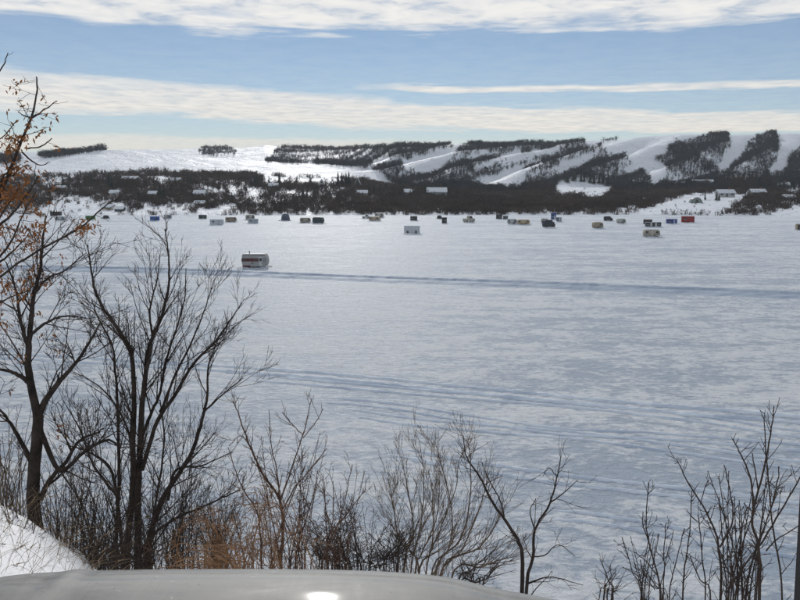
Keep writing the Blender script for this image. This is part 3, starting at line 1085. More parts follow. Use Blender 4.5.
WHT, BEI, GRY, BLK = (0.62, 0.64, 0.66), (0.42, 0.36, 0.28), (0.34, 0.36, 0.38), (0.025, 0.025, 0.03)
shack(42, 216.8, 6, 3.6, 'box', BEI, 'beige shack half hidden by rust leaved twigs at far left')
shack(55, 216, 10, 4.4, 'box', BLK, 'low wide black shack near the shore at far left', roof=(0.05, 0.05, 0.055))
shack(60, 220.8, 9.4, 4.4, 'camper', (0.40, 0.44, 0.48), 'pale grey rounded trailer in front of the wide black shack')
shack(90, 220, 8.7, 4.3, 'box', (0.06, 0.20, 0.045), 'bright green shack at left', roof=(0.08, 0.24, 0.06))
shack(105.5, 218.8, 6.6, 3.6, 'dome', (0.03, 0.045, 0.09), 'small dark navy tent right of the green shack')
shack(154.6, 221, 9, 4.6, 'box', (0.02, 0.10, 0.38), 'bright blue shack left of the white speckled grey one', roof=(0.03, 0.12, 0.42))
shack(167.5, 219, 7.2, 4.3, 'box', (0.24, 0.26, 0.28), 'grey shack with white patches right of the bright blue shack', (0.6, 0.6, 0.6))
shack(202, 219, 7, 4.3, 'box', (0.03, 0.06, 0.055), 'dark green shack with snow on its roof, alone at left')
shack(216, 225, 12.6, 5.6, 'box', (0.50, 0.55, 0.62), 'long pale white shack in front of the dark green one', (0.4, 0.45, 0.5))
shack(231.5, 222.3, 11, 5, 'camper', (0.24, 0.20, 0.16), 'brown camper with dark windows right of the long white shack', BEI)
shack(250.6, 220, 8.7, 5.2, 'camper', (0.38, 0.37, 0.34), 'grey beige camper behind the pale blue grey shack')
shack(253, 223.6, 10, 4.8, 'box', (0.36, 0.42, 0.48), 'pale blue grey shack in front of the grey beige camper', (0.3, 0.35, 0.4))
shack(285, 220.8, 8.8, 7.2, 'dome', (0.085, 0.11, 0.16), 'slate blue dome tent, tallest shelter left of centre', (0.06, 0.08, 0.12))
shack(305.5, 223, 11, 5.2, 'camper', (0.36, 0.34, 0.29), 'mottled beige camper left of the dark teal shack', (0.12, 0.11, 0.09))
shack(317.5, 223.7, 11, 6.2, 'camper', (0.035, 0.055, 0.065), 'dark teal rounded trailer right of the mottled beige camper', (0.06, 0.09, 0.1), roof=(0.12, 0.15, 0.17))
shack(366, 218.8, 8.2, 4.4, 'truck', (0.38, 0.40, 0.42), 'grey pickup at the left of the pale trio near centre')
shack(374, 221.2, 11, 4.6, 'camper', (0.42, 0.36, 0.28), 'tan camper in front of the pale trio near centre', (0.2, 0.16, 0.12))
shack(379, 217.8, 9, 4.8, 'camper', (0.44, 0.44, 0.42), 'pale grey camper at the back of the pale trio near centre')
shack(413.7, 220.8, 7, 4.8, 'box', (0.03, 0.035, 0.03), 'black shack with white roof behind the white shack with two dark openings')
shack(411.8, 234, 16, 8.2, 'box', (0.52, 0.56, 0.62), 'white shack with two dark openings near the lake centre', feats=('two',), rz=-0.05)
shack(439.4, 219.2, 5.2, 3.9, 'dome', (0.03, 0.035, 0.05), 'tiny dark dome tent left of the narrow black shack')
shack(444.5, 223.6, 4.8, 6.2, 'box', (0.02, 0.024, 0.028), 'narrow upright black shack beside the tiny dome tent', roof=(0.03, 0.03, 0.035), rz=0.05)
shack(470, 222.6, 11, 6.6, 'truck', (0.40, 0.39, 0.35), 'pale truck right of the narrow black shack', rz=0.35)
shack(499, 219.2, 6, 4.6, 'box', (0.04, 0.05, 0.065), 'dark shack left of a pair close to the far shore', roof=(0.05, 0.06, 0.07))
shack(505.5, 219.6, 5, 3.8, 'box', (0.12, 0.14, 0.17), 'slate grey shack right of a pair close to the far shore', roof=(0.2, 0.22, 0.25))
shack(512, 224.4, 9.8, 5.4, 'camper', (0.46, 0.50, 0.54), 'white rounded camper joined to the long tan one')
shack(523.5, 224.9, 13, 5.2, 'camper', (0.44, 0.37, 0.25), 'long tan camper right of the white rounded camper', (0.25, 0.2, 0.12))
shack(545, 223.6, 6.2, 5.2, 'box', (0.40, 0.38, 0.34), 'beige shack half behind the dark navy one')
shack(550, 227.8, 11.6, 7.6, 'van', (0.025, 0.035, 0.055), 'dark navy van in front of the beige shack', roof=(0.03, 0.04, 0.06), rz=0.3)
shack(553.7, 219.7, 5.2, 6.8, 'box', (0.04, 0.09, 0.27), 'tall bright blue shack with white lower edge near far shore', (0.5, 0.5, 0.55), roof=(0.06, 0.12, 0.32), rz=0.0)
shack(558.7, 222, 4.8, 4.8, 'box', (0.05, 0.07, 0.10), 'small slate shack right of the tall bright blue one', (0.45, 0.5, 0.55))
shack(598.7, 228.6, 10, 6.2, 'camper', (0.32, 0.28, 0.21), 'tan rounded trailer right of the dark navy van', (0.18, 0.15, 0.11), roof=(0.36, 0.32, 0.26))
shack(608.5, 221.2, 9, 4.6, 'van', (0.025, 0.03, 0.05), 'low dark navy van behind the tan rounded trailer', roof=(0.03, 0.035, 0.06))
shack(622, 223.8, 8.2, 5, 'camper', (0.40, 0.43, 0.40), 'pale grey green camper right of the low navy van')
shack(647.5, 224.2, 8.4, 4.8, 'box', (0.03, 0.03, 0.035), 'black shack with dark red roof behind the dark pair near the large pale camper', roof=(0.14, 0.04, 0.035))
shack(649.5, 227, 8, 5, 'box', (0.07, 0.08, 0.09), 'dark grey shack left of the pair behind the pale camper', (0.5, 0.5, 0.5))
shack(657.5, 227, 7.6, 5, 'box', (0.05, 0.055, 0.06), 'black shack with pale door right of the pair behind the pale camper', (0.55, 0.55, 0.55))
shack(652, 237.2, 16.4, 7.6, 'camper', (0.42, 0.41, 0.36), 'large pale camper nearest on the right side of the lake', (0.16, 0.15, 0.13), rz=0.02)
shack(672, 224, 10, 5, 'box', (0.025, 0.045, 0.22), 'royal blue shack left of the red shack', (0.3, 0.35, 0.5), roof=(0.04, 0.06, 0.26))
shack(688, 222.7, 12.4, 6.4, 'box', (0.24, 0.022, 0.022), 'bright red shack on the right near the shore', (0.30, 0.05, 0.05), roof=(0.28, 0.03, 0.03), rz=-0.05)
shack(800, 230.3, 6, 6.6, 'box', (0.34, 0.28, 0.20), 'tan shack cut by the right picture edge')


def snow_drift(p, w, d, rz, seed):
    """snow banked and trampled round the foot of a shelter"""
    V, n = [], 40
    r = random.Random(seed)
    ph = r.uniform(0, 6)
    c, sn = math.cos(rz), math.sin(rz)
    for k, (off, z) in enumerate(((-.25, .05), (.02, .24), (.35, .17), (.8, .07), (1.5, -.10))):
        for i in range(n):
            a = 2 * math.pi * i / n
            j = 0.55 + 0.45 * math.sin(a * 3 + ph) * math.sin(a * 2 + ph * 2) + r.uniform(-.18, .18)
            ca, sa = math.cos(a), math.sin(a)
            q = (abs(ca) ** 6 + abs(sa) ** 6) ** (-1 / 6)
            x = ca * q * (w / 2) + ca * off * (.6 + .7 * j)
            y = d / 2 + sa * q * (d / 2) + sa * off * (.6 + .7 * j)
            V.append((p.x + x * c - y * sn, p.y + x * sn + y * c, z * (.35 + j) if z > 0 else z))
    F = [(k * n + i, k * n + (i + 1) % n, (k + 1) * n + (i + 1) % n, (k + 1) * n + i) for k in range(4) for i in range(n)]
    o = link_mesh('snow_drift', V, [f[::-1] for f in F], M['lake'], None, True)
    o['kind'] = 'structure'


def main_camper():
    p = on_ice(255, 268.8)
    s = p.y / FPX
    w, h = 26.5 * s, 14.0 * s
    d = 2.2
    e = empty('camper_trailer', (p.x, p.y, 0), R(9) - 0.16, 'white camper trailer with red window band and stovepipe beside the ice road', 'camper', 'ice fishing shelters on the lake')
    x0, x1 = -w / 2, w / 2 - .1
    wht, red, dkr = pmat((0.27, 0.28, 0.29)), pmat((0.13, 0.035, 0.032)), pmat((0.05, 0.025, 0.025))
    zb = .42
    prof = [(x0 + .35, zb), (x1 - .35, zb), (x1 - .1, zb + .35), (x1, h * .52), (x1 - .1, h * .8), (x1 - .3, h - .05), (x1 - .6, h), (x0 + .35, h), (x0 + .08, h - .12), (x0 + .02, h * .75), (x0 - .06, h * .62), (x0 - .02, h * .5), (x0 + .12, zb + .3)]
    MB().extrude_y(prof, 0, d).build('body', wht, e)
    MB().box(x0 + .1, x1 - .35, -.06, d + .06, h - .02, h + .10, .05).build('roof', pmat((0.10, 0.10, 0.11)), e)
    MB().box(x0 + .45, x1 - .8, .15, d - .15, h + .101, h + .16, .04).build('roof_snow', M['roofsnow'], e)
    band = MB().box(x0 + .03, x0 + w * .64, -.035, -.003, h * .53, h * .76).build('window_band', red, e)
    for k in range(4):
        cx = x0 + .42 + k * w * .155
        pn = MB().box(cx - .26, cx + .26, -.06, -.037, h * .565, h * .725).build('pane', M['glass'] if k in (0, 3) else dkr, band)
    dr = MB().box(x0 + w * .66, x0 + w * .78, -.045, -.003, zb + .05, h * .86).build('door', pmat((0.44, 0.46, 0.49)), e)
    MB().box(x0 + w * .675, x0 + w * .765, -.06, -.047, h * .55, h * .78).build('door_window', M['glass'], dr)
    MB().box(x0 + w * .75, x0 + w * .77, -.09, -.047, h * .42, h * .45).build('handle', M['steel'], dr)
    MB().box(x0 + w * .81, x1 - .25, -.05, -.003, h * .50, h * .78).build('window', pmat((0.18, 0.2, 0.23)), e)
    MB().box(x0 + w * .38, x0 + w * .42, -.06, -.003, h * .36, h * .46).build('vent', M['darktrim'], e)
    MB().box(x0 + .12, x0 + w * .32, -.03, -.003, zb + .02, zb + .22).build('stripe', red, e)
    MB().box(x0 + .55, x1 - .6, .25, d - .3, .05, zb - .002).build('chassis', M['darktrim'], e)
    for sx in (.38, .52):
        wheel(e, x0 + w * sx, .12, .34)
        wheel(e, x0 + w * sx, d - .12, .34)
    MB().box(x0 + .1, x0 + .3, .2, .4, -.02, zb).build('jack', M['steel'], e)
    MB().box(x0 + .1, x0 + .3, d - .4, d - .2, -.02, zb).build('jack', M['steel'], e)
    MB().box(x1 - .75, x1 - .55, .2, .4, -.02, zb).build('jack', M['steel'], e)
    MB().cyl((x1 - .4, d / 2, .45), (x1 + .7, d / 2, .30), .06).build('hitch', M['steel'], e)
    sp = MB().cyl((x0 + w * .27, d * .45, h), (x0 + w * .27, d * .45, h + .52), .09).build('stovepipe', M['steel'], e)
    MB().cyl((x0 + w * .27, d * .45, h + .521), (x0 + w * .27, d * .45, h + .64), .16, .1).build('cap', M['steel'], sp)


main_camper()
for q, dr in enumerate(DRIFTS):
    snow_drift(*dr, 200 + q)
snow_drift(on_ice(255, 268.8), 4.6, 2.2, R(9) - 0.16, 77)

# ------------------------------------------------------------------ the near bank
CAR_Z = 14.25


def bank_z(X, Y):
    X, Y = np.asarray(X, float), np.asarray(Y, float)
    yc = np.interp(X, [-30, -8, -3.4, -2.6, -1.75, -1.0, 0.0, 3, 30], [22, 11.5, 6.5, 5.2, 3.7, 2.6, 2.3, 2.2, 2.4])
    crest = CAR_Z - 0.19 * np.clip(Y - 2.3, 0, None)
    zc = CAR_Z - 0.19 * np.clip(yc - 2.3, 0, None)
    over = np.clip(Y - yc, 0, None)
    sl = 0.78
    z = np.where(Y < yc, crest, zc - 0.2 * over - (sl - 0.2) * (over - 0.35 * (1 - np.exp(-over / 0.35))))
    z = z + (0.16 * fbm(X * 0.7, Y * 0.7, 4, 3) + 0.10 * fbm(X * 2.3, Y * 2.3, 4, 13)) * np.clip((Y - 2.2) * 0.8, 0, 1) + 0.9 * fbm(X * 0.12, Y * 0.12, 3, 8) * np.clip(over / 4, 0, 1)
    return np.maximum(z, -0.6)


def bank():
    xs = np.concatenate([np.linspace(-60, -9, 40), np.linspace(-8.8, 8.8, 150), np.linspace(9, 60, 40)])
    ys = np.concatenate([np.linspace(-12, 1.6, 16), np.linspace(1.7, 12, 100), np.linspace(12.3, 48, 50)])
    Y, X = np.meshgrid(ys, xs, indexing='ij')
    Z = bank_z(X, Y)
    V = np.stack([X, Y, Z], -1).reshape(-1, 3)
    o = link_mesh('snowy_bank', V, grid_faces(len(ys), len(xs)), M['bank'], smooth=True)
    tag(o, 'snow covered bank falling to the lake in front of the car', None, kind='structure')


bank()


# ------------------------------------------------------------------ trees and shrubs on the bank
class Tubes:
    def __init__(self):
        self.v, self.f, self.n = [], [], 0

    def add(self, pts, r0, r1, sides=3, knob=None):
        n = len(pts)
        P = pts
        base = self.n
        up = None
        for i in range(n):
            a = P[max(i - 1, 0)]
            b = P[min(i + 1, n - 1)]
            d = (b - a)
            if d.length < 1e-9:
                d = Vector((0, 0, 1))
            d.normalize()
            if up is None:
                up = d.orthogonal().normalized()
            s = (up - d * up.dot(d))
            s = s.normalized() if s.length > 1e-6 else d.orthogonal().normalized()
            up = s
            t = d.cross(s)
            r = r0 + (r1 - r0) * (i / max(1, n - 1))
            for k in range(sides):
                an = 2 * math.pi * k / sides
                q = P[i] + s * (math.cos(an) * r) + t * (math.sin(an) * r)
                self.v.append((q.x, q.y, q.z))
        for i in range(n - 1):
            for k in range(sides):
                j = (k + 1) % sides
                self.f.append((base + i * sides + k, base + i * sides + j, base + (i + 1) * sides + j, base + (i + 1) * sides + k))
        self.n += n * sides

    def build(self, name, m, parent=None, origin=None):
        if not self.v:
            return None
        V = np.array(self.v)
        if origin is not None:
            V = V - np.array(origin)[None]
        return link_mesh(name, V, np.array(self.f), m, parent, smooth=True)


class Plant:
    def __init__(self, seed):
        self.r = random.Random(seed)
        self.limbs, self.twigs, self.leaves = [], Tubes(), []
        self.rmin = 0.0022
        self.tips = []
        self.root = None

    def wander(self, p, d, L, n, bend, up):
        pts = [p.copy()]
        d = d.normalized()
        for i in range(n):
            d = d + Vector((self.r.gauss(0, bend), self.r.gauss(0, bend), self.r.gauss(0, bend) + up))
            d.normalize()
            pts.append(pts[-1] + d * (L / n))
        return pts

    def limb(self, pix, depth, r0, r1, spawn=0.0, length=0.8, gen=2, ground=False, dj=0.25, up=0.10, spread=0.75, sides=6, tmin=0.12, flat=0.8, part='trunk', bend=0.10, rk=0.5):
        """a main stem through photograph pixels; depth is a number or one distance for each pixel"""
        r = self.r
        dep = depth if isinstance(depth, (list, tuple)) else [depth + r.uniform(-dj, dj) * (i / max(1, len(pix) - 1)) for i in range(len(pix))]
        pts = [at(u, v, y) for (u, v), y in zip(pix, dep)]
        if ground:
            b = pts[0]
            zb = float(bank_z(b.x, b.y))
            if b.z > zb:
                pts = [Vector((b.x + r.uniform(-.05, .05), b.y, zb - .1))] + pts
            if self.root is None:
                self.root = Vector((b.x, b.y, zb))
        path = smooth_path(pts, 5)
        for q in path[1:-1]:
            q += Vector((r.gauss(0, .006), r.gauss(0, .006), r.gauss(0, .006))) * (depth if not isinstance(depth, (list, tuple)) else depth[0]) * 0.05
        if part == 'trunk':
            T = Tubes()
            T.add(path, r0, r1, sides)
            self.limbs.append(('stem' if ground else 'limb', T))
        else:
            self.twigs.add(path, r0, r1, sides)
        self.sprout(path, r0, r1, spawn, length, gen, up, spread, tmin, flat, bend, rk)
        return path

    def sprout(self, path, r0, r1, spawn, length, gen, up, spread, tmin=0.1, flat=0.8, bend=0.10, rk=0.5):
        r = self.r
        tot = sum((path[i + 1] - path[i]).length for i in range(len(path) - 1))
        n = int(spawn * tot + r.random())
        for _ in range(n):
            t = tmin + (1 - tmin) * r.random() ** 0.85
            f = t * (len(path) - 1)
            i = min(int(f), len(path) - 2)
            p = path[i].lerp(path[i + 1], f - i)
            d = (path[i + 1] - path[i]).normalized()
            side = Vector((r.gauss(0, 1), r.gauss(0, flat), r.gauss(0, .6)))
            side -= d * side.dot(d)
            side.normalize()
            an = r.uniform(0.6, 1.15) * spread
            dd = d * math.cos(an) + side * math.sin(an)
            L = length * r.uniform(0.4, 1.1) * (1.05 - 0.55 * t)
            rr = max(self.rmin, (r0 + (r1 - r0) * t) * rk)
            rr = min(rr, 0.012 * L + 0.002)
            pts = self.wander(p, dd, L, 5 if gen > 1 else 4, bend, up)
            self.twigs.add(pts, rr, max(self.rmin * .6, rr * 0.35), 4 if gen > 1 else 3)
            self.tips.append((pts[-1], (pts[-1] - pts[-2]).normalized()))
            if gen > 1:
                self.sprout(pts, rr, rr * .35, spawn * 1.55, length * 0.45, gen - 1, up, spread, 0.15, flat, bend, rk)

    def knobs(self, path, r, step):
        """buds along a stem"""
        for i in range(len(path) - 1):
            seg = (path[i + 1] - path[i])
            n = max(1, int(seg.length / step))
            for k in range(n):
                p = path[i].lerp(path[i + 1], (k + self.r.random() * .5) / n)
                d = seg.normalized()
                s = Vector((self.r.gauss(0, 1), self.r.gauss(0, 1), .2))
                s = (s - d * s.dot(d)).normalized()
                q = p + s * r * 1.6 + d * r * 1.7
                self.twigs.add([p, p.lerp(q, .5) + s * r * .2, q], r * .95, r * .25, 4)

    def leaf(self, p, d, L, w):
        d = d.normalized()
        s = d.cross(Vector((self.r.gauss(0, 1), self.r.gauss(0, 1), self.r.gauss(0, 1))))
        s = s.normalized() if s.length > 1e-6 else d.orthogonal()
        n = d.cross(s) * (L * self.r.uniform(-.3, .3))
        self.leaves.append([p, p + d * L * .4 + s * w + n, p + d * L + n * 1.6, p + d * L * .5 - s * w + n * .4])

    def build(self, name, label, cat, mtrunk, mtwig, mleaf=None, group=None, leafname='dead_leaves', twigname='branches', kind=None):
        o = self.root if self.root is not None else Vector((0, 0, 0))
        e = empty(name, o, 0, label, cat, group)
        if kind:
            e['kind'] = kind
        for nm, T in self.limbs:
            T.build(nm, mtrunk, e, o)
        tw = self.twigs.build(twigname, mtwig, e, o)
        if tw:
            tw['kind'] = 'stuff'
        if self.leaves:
            V = np.array([tuple(q) for l in self.leaves for q in l]) - np.array(o)[None]
            F = np.arange(len(V)).reshape(-1, 4)
            lo = link_mesh(leafname, V, F, mleaf, e)
            lo['kind'] = 'stuff'
        return e


def rust_tree():
    P = Plant(3)
    P.rmin = .0017
    D = 5.6
    main = P.limb([(-70, 420), (-50, 330), (-22, 250), (0, 195), (10, 170), (22, 140), (32, 115), (37, 92), (36.5, 77)], D, .019, .004, 8, .30, 2, ground=True, up=.02, spread=1.1, rk=.4, bend=.16)
    specs = [[(32, 118), (44, 110), (57, 101)], [(32, 118), (25, 116), (18, 112)], [(20, 142), (12, 138), (4, 130)], [(25, 148), (40, 147), (52, 138)], [(22, 152), (38, 165), (50, 162)],
             [(-20, 100), (0, 71), (8, 53)], [(-14, 150), (2, 137), (17, 120)], [(-20, 246), (-4, 228), (14, 212), (30, 190), (38, 176)],
             [(-45, 320), (-10, 285), (20, 262), (40, 250), (62, 238), (85, 224), (104, 207), (122, 196)],
             [(-30, 285), (-5, 262), (12, 240), (22, 216), (36, 192)], [(-50, 300), (-20, 246), (8, 205), (18, 188)], [(-25, 235), (-5, 200), (4, 176), (20, 165)], [(-40, 300), (-8, 270), (12, 252), (28, 236)], [(-60, 370), (-25, 320), (5, 300), (30, 290)]]
    paths = [main]
    for k, s in enumerate(specs):
        paths.append(P.limb(s, D, .012 if len(s) > 3 else .006, .003, 7 if len(s) > 3 else 4, .22, 2 if len(s) > 3 else 1, up=.0, spread=1.1, part='twig', sides=4, dj=.35, bend=.18))
    tips = list(P.tips)
    P.r.shuffle(tips)
    for p, d in tips[:1400]:
        u, v = project(p.x, p.y, p.z)
        dense = v > 125 and fbm(np.array(u * .05), np.array(v * .05), 2, 4) > -0.10
        if not dense and P.r.random() < .8:
            continue
        for _ in range(P.r.randint(4, 14)):
            q = p - d * P.r.uniform(0, .10) + Vector((P.r.gauss(0, .018), P.r.gauss(0, .03), P.r.gauss(0, .018)))
            P.leaf(q, Vector((P.r.gauss(0, .6), P.r.gauss(0, .6), -P.r.uniform(.2, 1))), P.r.uniform(.018, .05), P.r.uniform(.004, .008))
    P.build('rust_leaved_tree', 'tall thin tree holding rust brown dead leaves at the left picture edge', 'tree', M['bark'], M['twig'], M['rust'])


rust_tree()


def left_tree():
    P = Plant(5)
    P.rmin = .0028
    D = 8.6
    kw = dict(spawn=7.0, length=.85, gen=3, up=.05, bend=.09)
    P.limb([(33, 502), (34, 470), (37, 440), (38, 415)], D, .078, .056, 1.5, .9, 3, ground=True, sides=8, dj=.05)
    P.limb([(40, 440), (37, 415), (30, 380), (28, 358), (30, 330), (33, 300), (40, 270), (43, 238), (46, 216)], D, .052, .007, **kw)
    P.limb([(38, 418), (46, 400), (56, 386), (66, 374), (78, 360), (92, 338), (101, 322)], D, .042, .007, **kw)
    P.limb([(32, 385), (20, 376), (8, 371), (-10, 368)], D, .03, .01, **kw)
    P.limb([(29, 350), (20, 318), (16, 290), (6, 262)], D, .022, .006, **kw)
    P.limb([(30, 335), (48, 322), (66, 316), (86, 318)], D, .018, .005, **kw)
    P.limb([(36, 292), (48, 278), (64, 271), (86, 253)], D, .016, .004, **kw)
    P.limb([(40, 430), (60, 470), (84, 452), (106, 440), (118, 446)], [D, D - .1, D - .2, D - .3, D - .3], .03, .008, **kw)
    P.limb([(40, 500), (50, 480), (66, 462), (80, 440), (100, 432)], D, .035, .008, **kw)
    P.limb([(36, 470), (20, 440), (8, 420), (-8, 400)], D, .03, .008, **kw)
    P.limb([(56, 386), (60, 372), (76, 398), (98, 400)][:2], D, .014, .006, **kw)
    tips = list(P.tips)
    P.r.shuffle(tips)
    for p, d in tips[:900]:
        u, v = project(p.x, p.y, p.z)
        if fbm(np.array(u * .06), np.array(v * .06), 2, 14) > .02 and u < 62 and v < 460:
            for _ in range(4):
                P.leaf(p + Vector((P.r.gauss(0, .02), P.r.gauss(0, .02), P.r.gauss(0, .02))), Vector((P.r.gauss(0, .6), P.r.gauss(0, .6), -1)), P.r.uniform(.03, .06), P.r.uniform(.006, .012))
    P.build('bare_tree', 'thick dark trunked tree with a few rust leaves rising behind the snow mound', 'tree', M['bark'], M['twig'], M['rust'])


left_tree()


def clump_tree():
    P = Plant(8)
    P.rmin = .0023
    D = 10.5
    kw = dict(spawn=5.6, length=.95, gen=3, up=.07, spread=.60, bend=.07)
    P.limb([(126, 560), (133, 490), (133, 440), (134, 406), (132, 357), (123, 336), (105, 311), (95, 290), (91, 268), (88, 245)], D, 0.0491, .007, ground=True, sides=7, **kw)
    P.limb([(116, 550), (119, 480), (118, 420), (116, 378), (111, 343), (98, 318), (92, 300)], D + .2, 0.0317, .006, ground=True, **kw)
    P.limb([(138, 560), (138, 500), (140, 450), (142, 406), (146, 374), (148, 350), (161, 318), (168, 290), (169, 262), (165, 229)], D, 0.0548, .006, ground=True, sides=8, **kw)
    P.limb([(141, 440), (150, 416), (160, 392), (166, 360), (176, 330), (184, 300), (186, 268)], D, 0.0260, .005, **kw)
    P.limb([(146, 374), (152, 340), (150, 310), (157, 280), (160, 255)], D - .2, 0.0202, .005, **kw)
    P.limb([(142, 470), (158, 420), (175, 395), (193, 364), (214, 343), (232, 318), (242, 302)], D, 0.0317, .005, **kw)
    P.limb([(160, 412), (176, 374), (190, 345), (204, 312), (214, 280)], D, 0.0202, .005, **kw)
    P.limb([(146, 555), (160, 505), (176, 478), (192, 452), (202, 420), (207, 395), (209, 364), (220, 336)], D - .3, 0.0433, .006, ground=True, sides=7, **kw)
    P.limb([(204, 412), (222, 395), (243, 378)], D - .3, 0.0144, .005, **kw)
    P.limb([(150, 545), (170, 522), (200, 508), (222, 498), (240, 490)], D - .5, 0.0231, .006, ground=True, **kw)
    P.limb([(168, 500), (176, 470), (200, 466), (232, 452)], D - .5, 0.0202, .006, **kw)
    P.limb([(122, 545), (116, 490), (108, 465), (88, 452), (66, 444)], D - .2, 0.0317, .008, ground=True, **kw)
    P.limb([(120, 500), (104, 480), (92, 462), (80, 430), (66, 405)], D - .4, 0.0202, .006, **kw)
    P.limb([(133, 470), (128, 430), (112, 400), (96, 384), (74, 372)], D, 0.0173, .005, **kw)
    P.limb([(150, 545), (158, 490), (164, 440), (160, 400)], D + .3, 0.0260, .008, ground=True, **kw)
    P.build('bare_tree', 'large many stemmed bare tree clump at left of centre', 'tree', M['bark'], M['twig'])


clump_tree()


def bud_shrub(seed, D, stems, label, r0=.016, budr=.005, spawn=3.0, length=.28, name='budding_shrub', mt='twigred'):
    P = Plant(seed)
    for k, (pix, g, rr) in enumerate(stems):
        path = P.limb(pix, D + rnd.uniform(-.12, .12), rr * .66, .0028, spawn * 2.4, length, 2, ground=g, up=.10, spread=.8, part='trunk' if g else 'twig', sides=5, dj=.15, bend=.08)
        P.knobs(path[2:], budr * .8, .035)
    P.build(name, label, 'shrub', M[mt], M[mt])


bud_shrub(12, 6.6, [
    ([(281, 580), (283, 535), (280, 500), (262, 473), (249, 443), (239, 416), (233, 401)], True, .026),
    ([(280, 502), (291, 470), (303, 435), (312, 398)], False, .012), ([(282, 510), (296, 486), (310, 470), (327, 448)], False, .010),
    ([(280, 500), (277, 470), (272, 450), (269, 410)], False, .010), ([(262, 576), (261, 545), (257, 512), (241, 485), (228, 447)], True, .018),
    ([(322, 578), (331, 538), (346, 515), (366, 489)], True, .014), ([(331, 540), (333, 515), (333, 481)], False, .008), ([(335, 535), (345, 500), (352, 465)], False, .007),
    ([(303, 435), (292, 424), (282, 412)], False, .006), ([(303, 438), (316, 422), (323, 409)], False, .006), ([(249, 443), (240, 436), (229, 446)], False, .005),
    ([(295, 580), (300, 540), (312, 500), (318, 470)], True, .012), ([(246, 580), (240, 540), (232, 510)], True, .010), ([(310, 580), (320, 545), (341, 520)], True, .010),
], 'budding red brown shrub rising from orange dry stems')

bud_shrub(14, 4.6, [
    ([(759, 604), (759, 551), (752, 519), (761, 481), (769, 442), (774, 406)], True, .017), ([(782, 604), (773, 530), (768, 477), (764, 420)], True, .010),
    ([(755, 512), (750, 477), (741, 455), (733, 439)], False, .009), ([(758, 490), (755, 470), (752, 453)], False, .007), ([(761, 544), (780, 512), (800, 477), (806, 462)], False, .009),
    ([(766, 551), (775, 541), (787, 533), (800, 525)], False, .007), ([(757, 515), (748, 508), (744, 503)], False, .005), ([(773, 500), (778, 480), (779, 466)], False, .006),
    ([(768, 480), (776, 488), (784, 487)], False, .004),
], 'tall budding shrub at the right edge, nearest to the car pillar', budr=.0042, length=.20, mt='twig')
bud_shrub(15, 4.9, [
    ([(720, 604), (719, 551), (710, 519), (689, 484), (677, 460)], True, .015), ([(720, 547), (733, 519), (729, 488), (724, 465)], False, .009), ([(700, 505), (704, 490), (708, 480)], False, .004),
    ([(726, 604), (724, 565), (722, 530), (719, 497)], True, .009), ([(705, 604), (702, 560), (700, 530), (698, 515)], True, .008), ([(735, 604), (738, 560), (742, 530), (739, 500)], True, .009),
    ([(711, 604), (700, 580), (690, 556)], True, .009), ([(742, 604), (750, 570), (756, 545)], True, .008),
], 'budding shrub left of the tall one at the right edge', budr=.0042, length=.20, mt='twig')
bud_shrub(16, 5.1, [
    ([(682, 604), (685, 565), (689, 540), (692, 491)], True, .010), ([(661, 604), (650, 547), (646, 523), (649, 483)], True, .010), ([(663, 604), (664, 575), (664, 550), (666, 523)], True, .007),
    ([(642, 604), (632, 570), (622, 537)], True, .007), ([(657, 575), (645, 560), (634, 552)], False, .005), ([(648, 540), (643, 525), (643, 512)], False, .006), ([(655, 590), (645, 575), (640, 560)], False, .004),
], 'low budding shrub with thin upright stems, leftmost of the right group', budr=.0038, length=.16, mt='twig')


def willow():
    P = Plant(21)
    P.rmin = .0017
    D = 8.8
    rr = P.r
    stems = [[(418, 584), (431, 550), (433, 500), (428, 470)], [(430, 584), (448, 550), (452, 513), (442, 467), (436, 446)], [(433, 584), (460, 540), (470, 500), (470, 455), (466, 436)],
             [(437, 584), (480, 547), (496, 523), (505, 505)], [(450, 584), (483, 567), (500, 560), (517, 556)], [(403, 580), (413, 533), (408, 490), (403, 467)], [(410, 582), (420, 530), (424, 480), (419, 440)],
             [(425, 584), (440, 530), (455, 490), (459, 460)], [(398, 582), (398, 540), (392, 500), (388, 478)], [(420, 584), (410, 550), (395, 530), (386, 510)], [(440, 584), (462, 550), (482, 500), (490, 470)],
             [(415, 584), (421, 555), (436, 520), (440, 480)]]
    for s in stems:
        P.limb(s, D + rr.uniform(-.5, .5), rr.uniform(.010, .017), .003, 6.2, .66, 3, ground=True, up=.08, spread=.42, sides=5, bend=.06)
    P.build('willow_shrub', 'fine twigged reddish willow shrub in the lower middle', 'shrub', M['twigtan'], M['twigtan'])


willow()


def sapling():
    P = Plant(24)
    kw = dict(spawn=5.5, length=.42, gen=2, up=.05, spread=.9, sides=5)
    D = 7.6
    P.limb([(522, 598), (522, 553), (512, 530), (493, 503), (480, 477), (467, 458), (463, 436)], D, .024, .004, ground=True, **kw)
    P.limb([(526, 598), (533, 557), (535, 530), (550, 503), (557, 477), (561, 456)], D - .1, .020, .004, ground=True, **kw)
    P.limb([(550, 503), (562, 494), (578, 480)], D - .1, .008, .003, **kw)
    P.limb([(527, 584), (540, 579), (553, 577), (583, 585)], D - .2, .010, .003, **kw)
    P.limb([(535, 530), (530, 512), (536, 498)], D, .007, .003, **kw)
    P.limb([(505, 520), (500, 500), (488, 478), (482, 462)], D, .008, .003, **kw)
    P.limb([(557, 477), (549, 468), (543, 476)], D, .005, .003, **kw)
    P.limb([(533, 557), (545, 555), (558, 545), (575, 556)], D, .007, .003, **kw)
    P.build('bare_sapling', 'forked bare sapling right of the willow shrub', 'tree', M['bark'], M['twig'])


sapling()


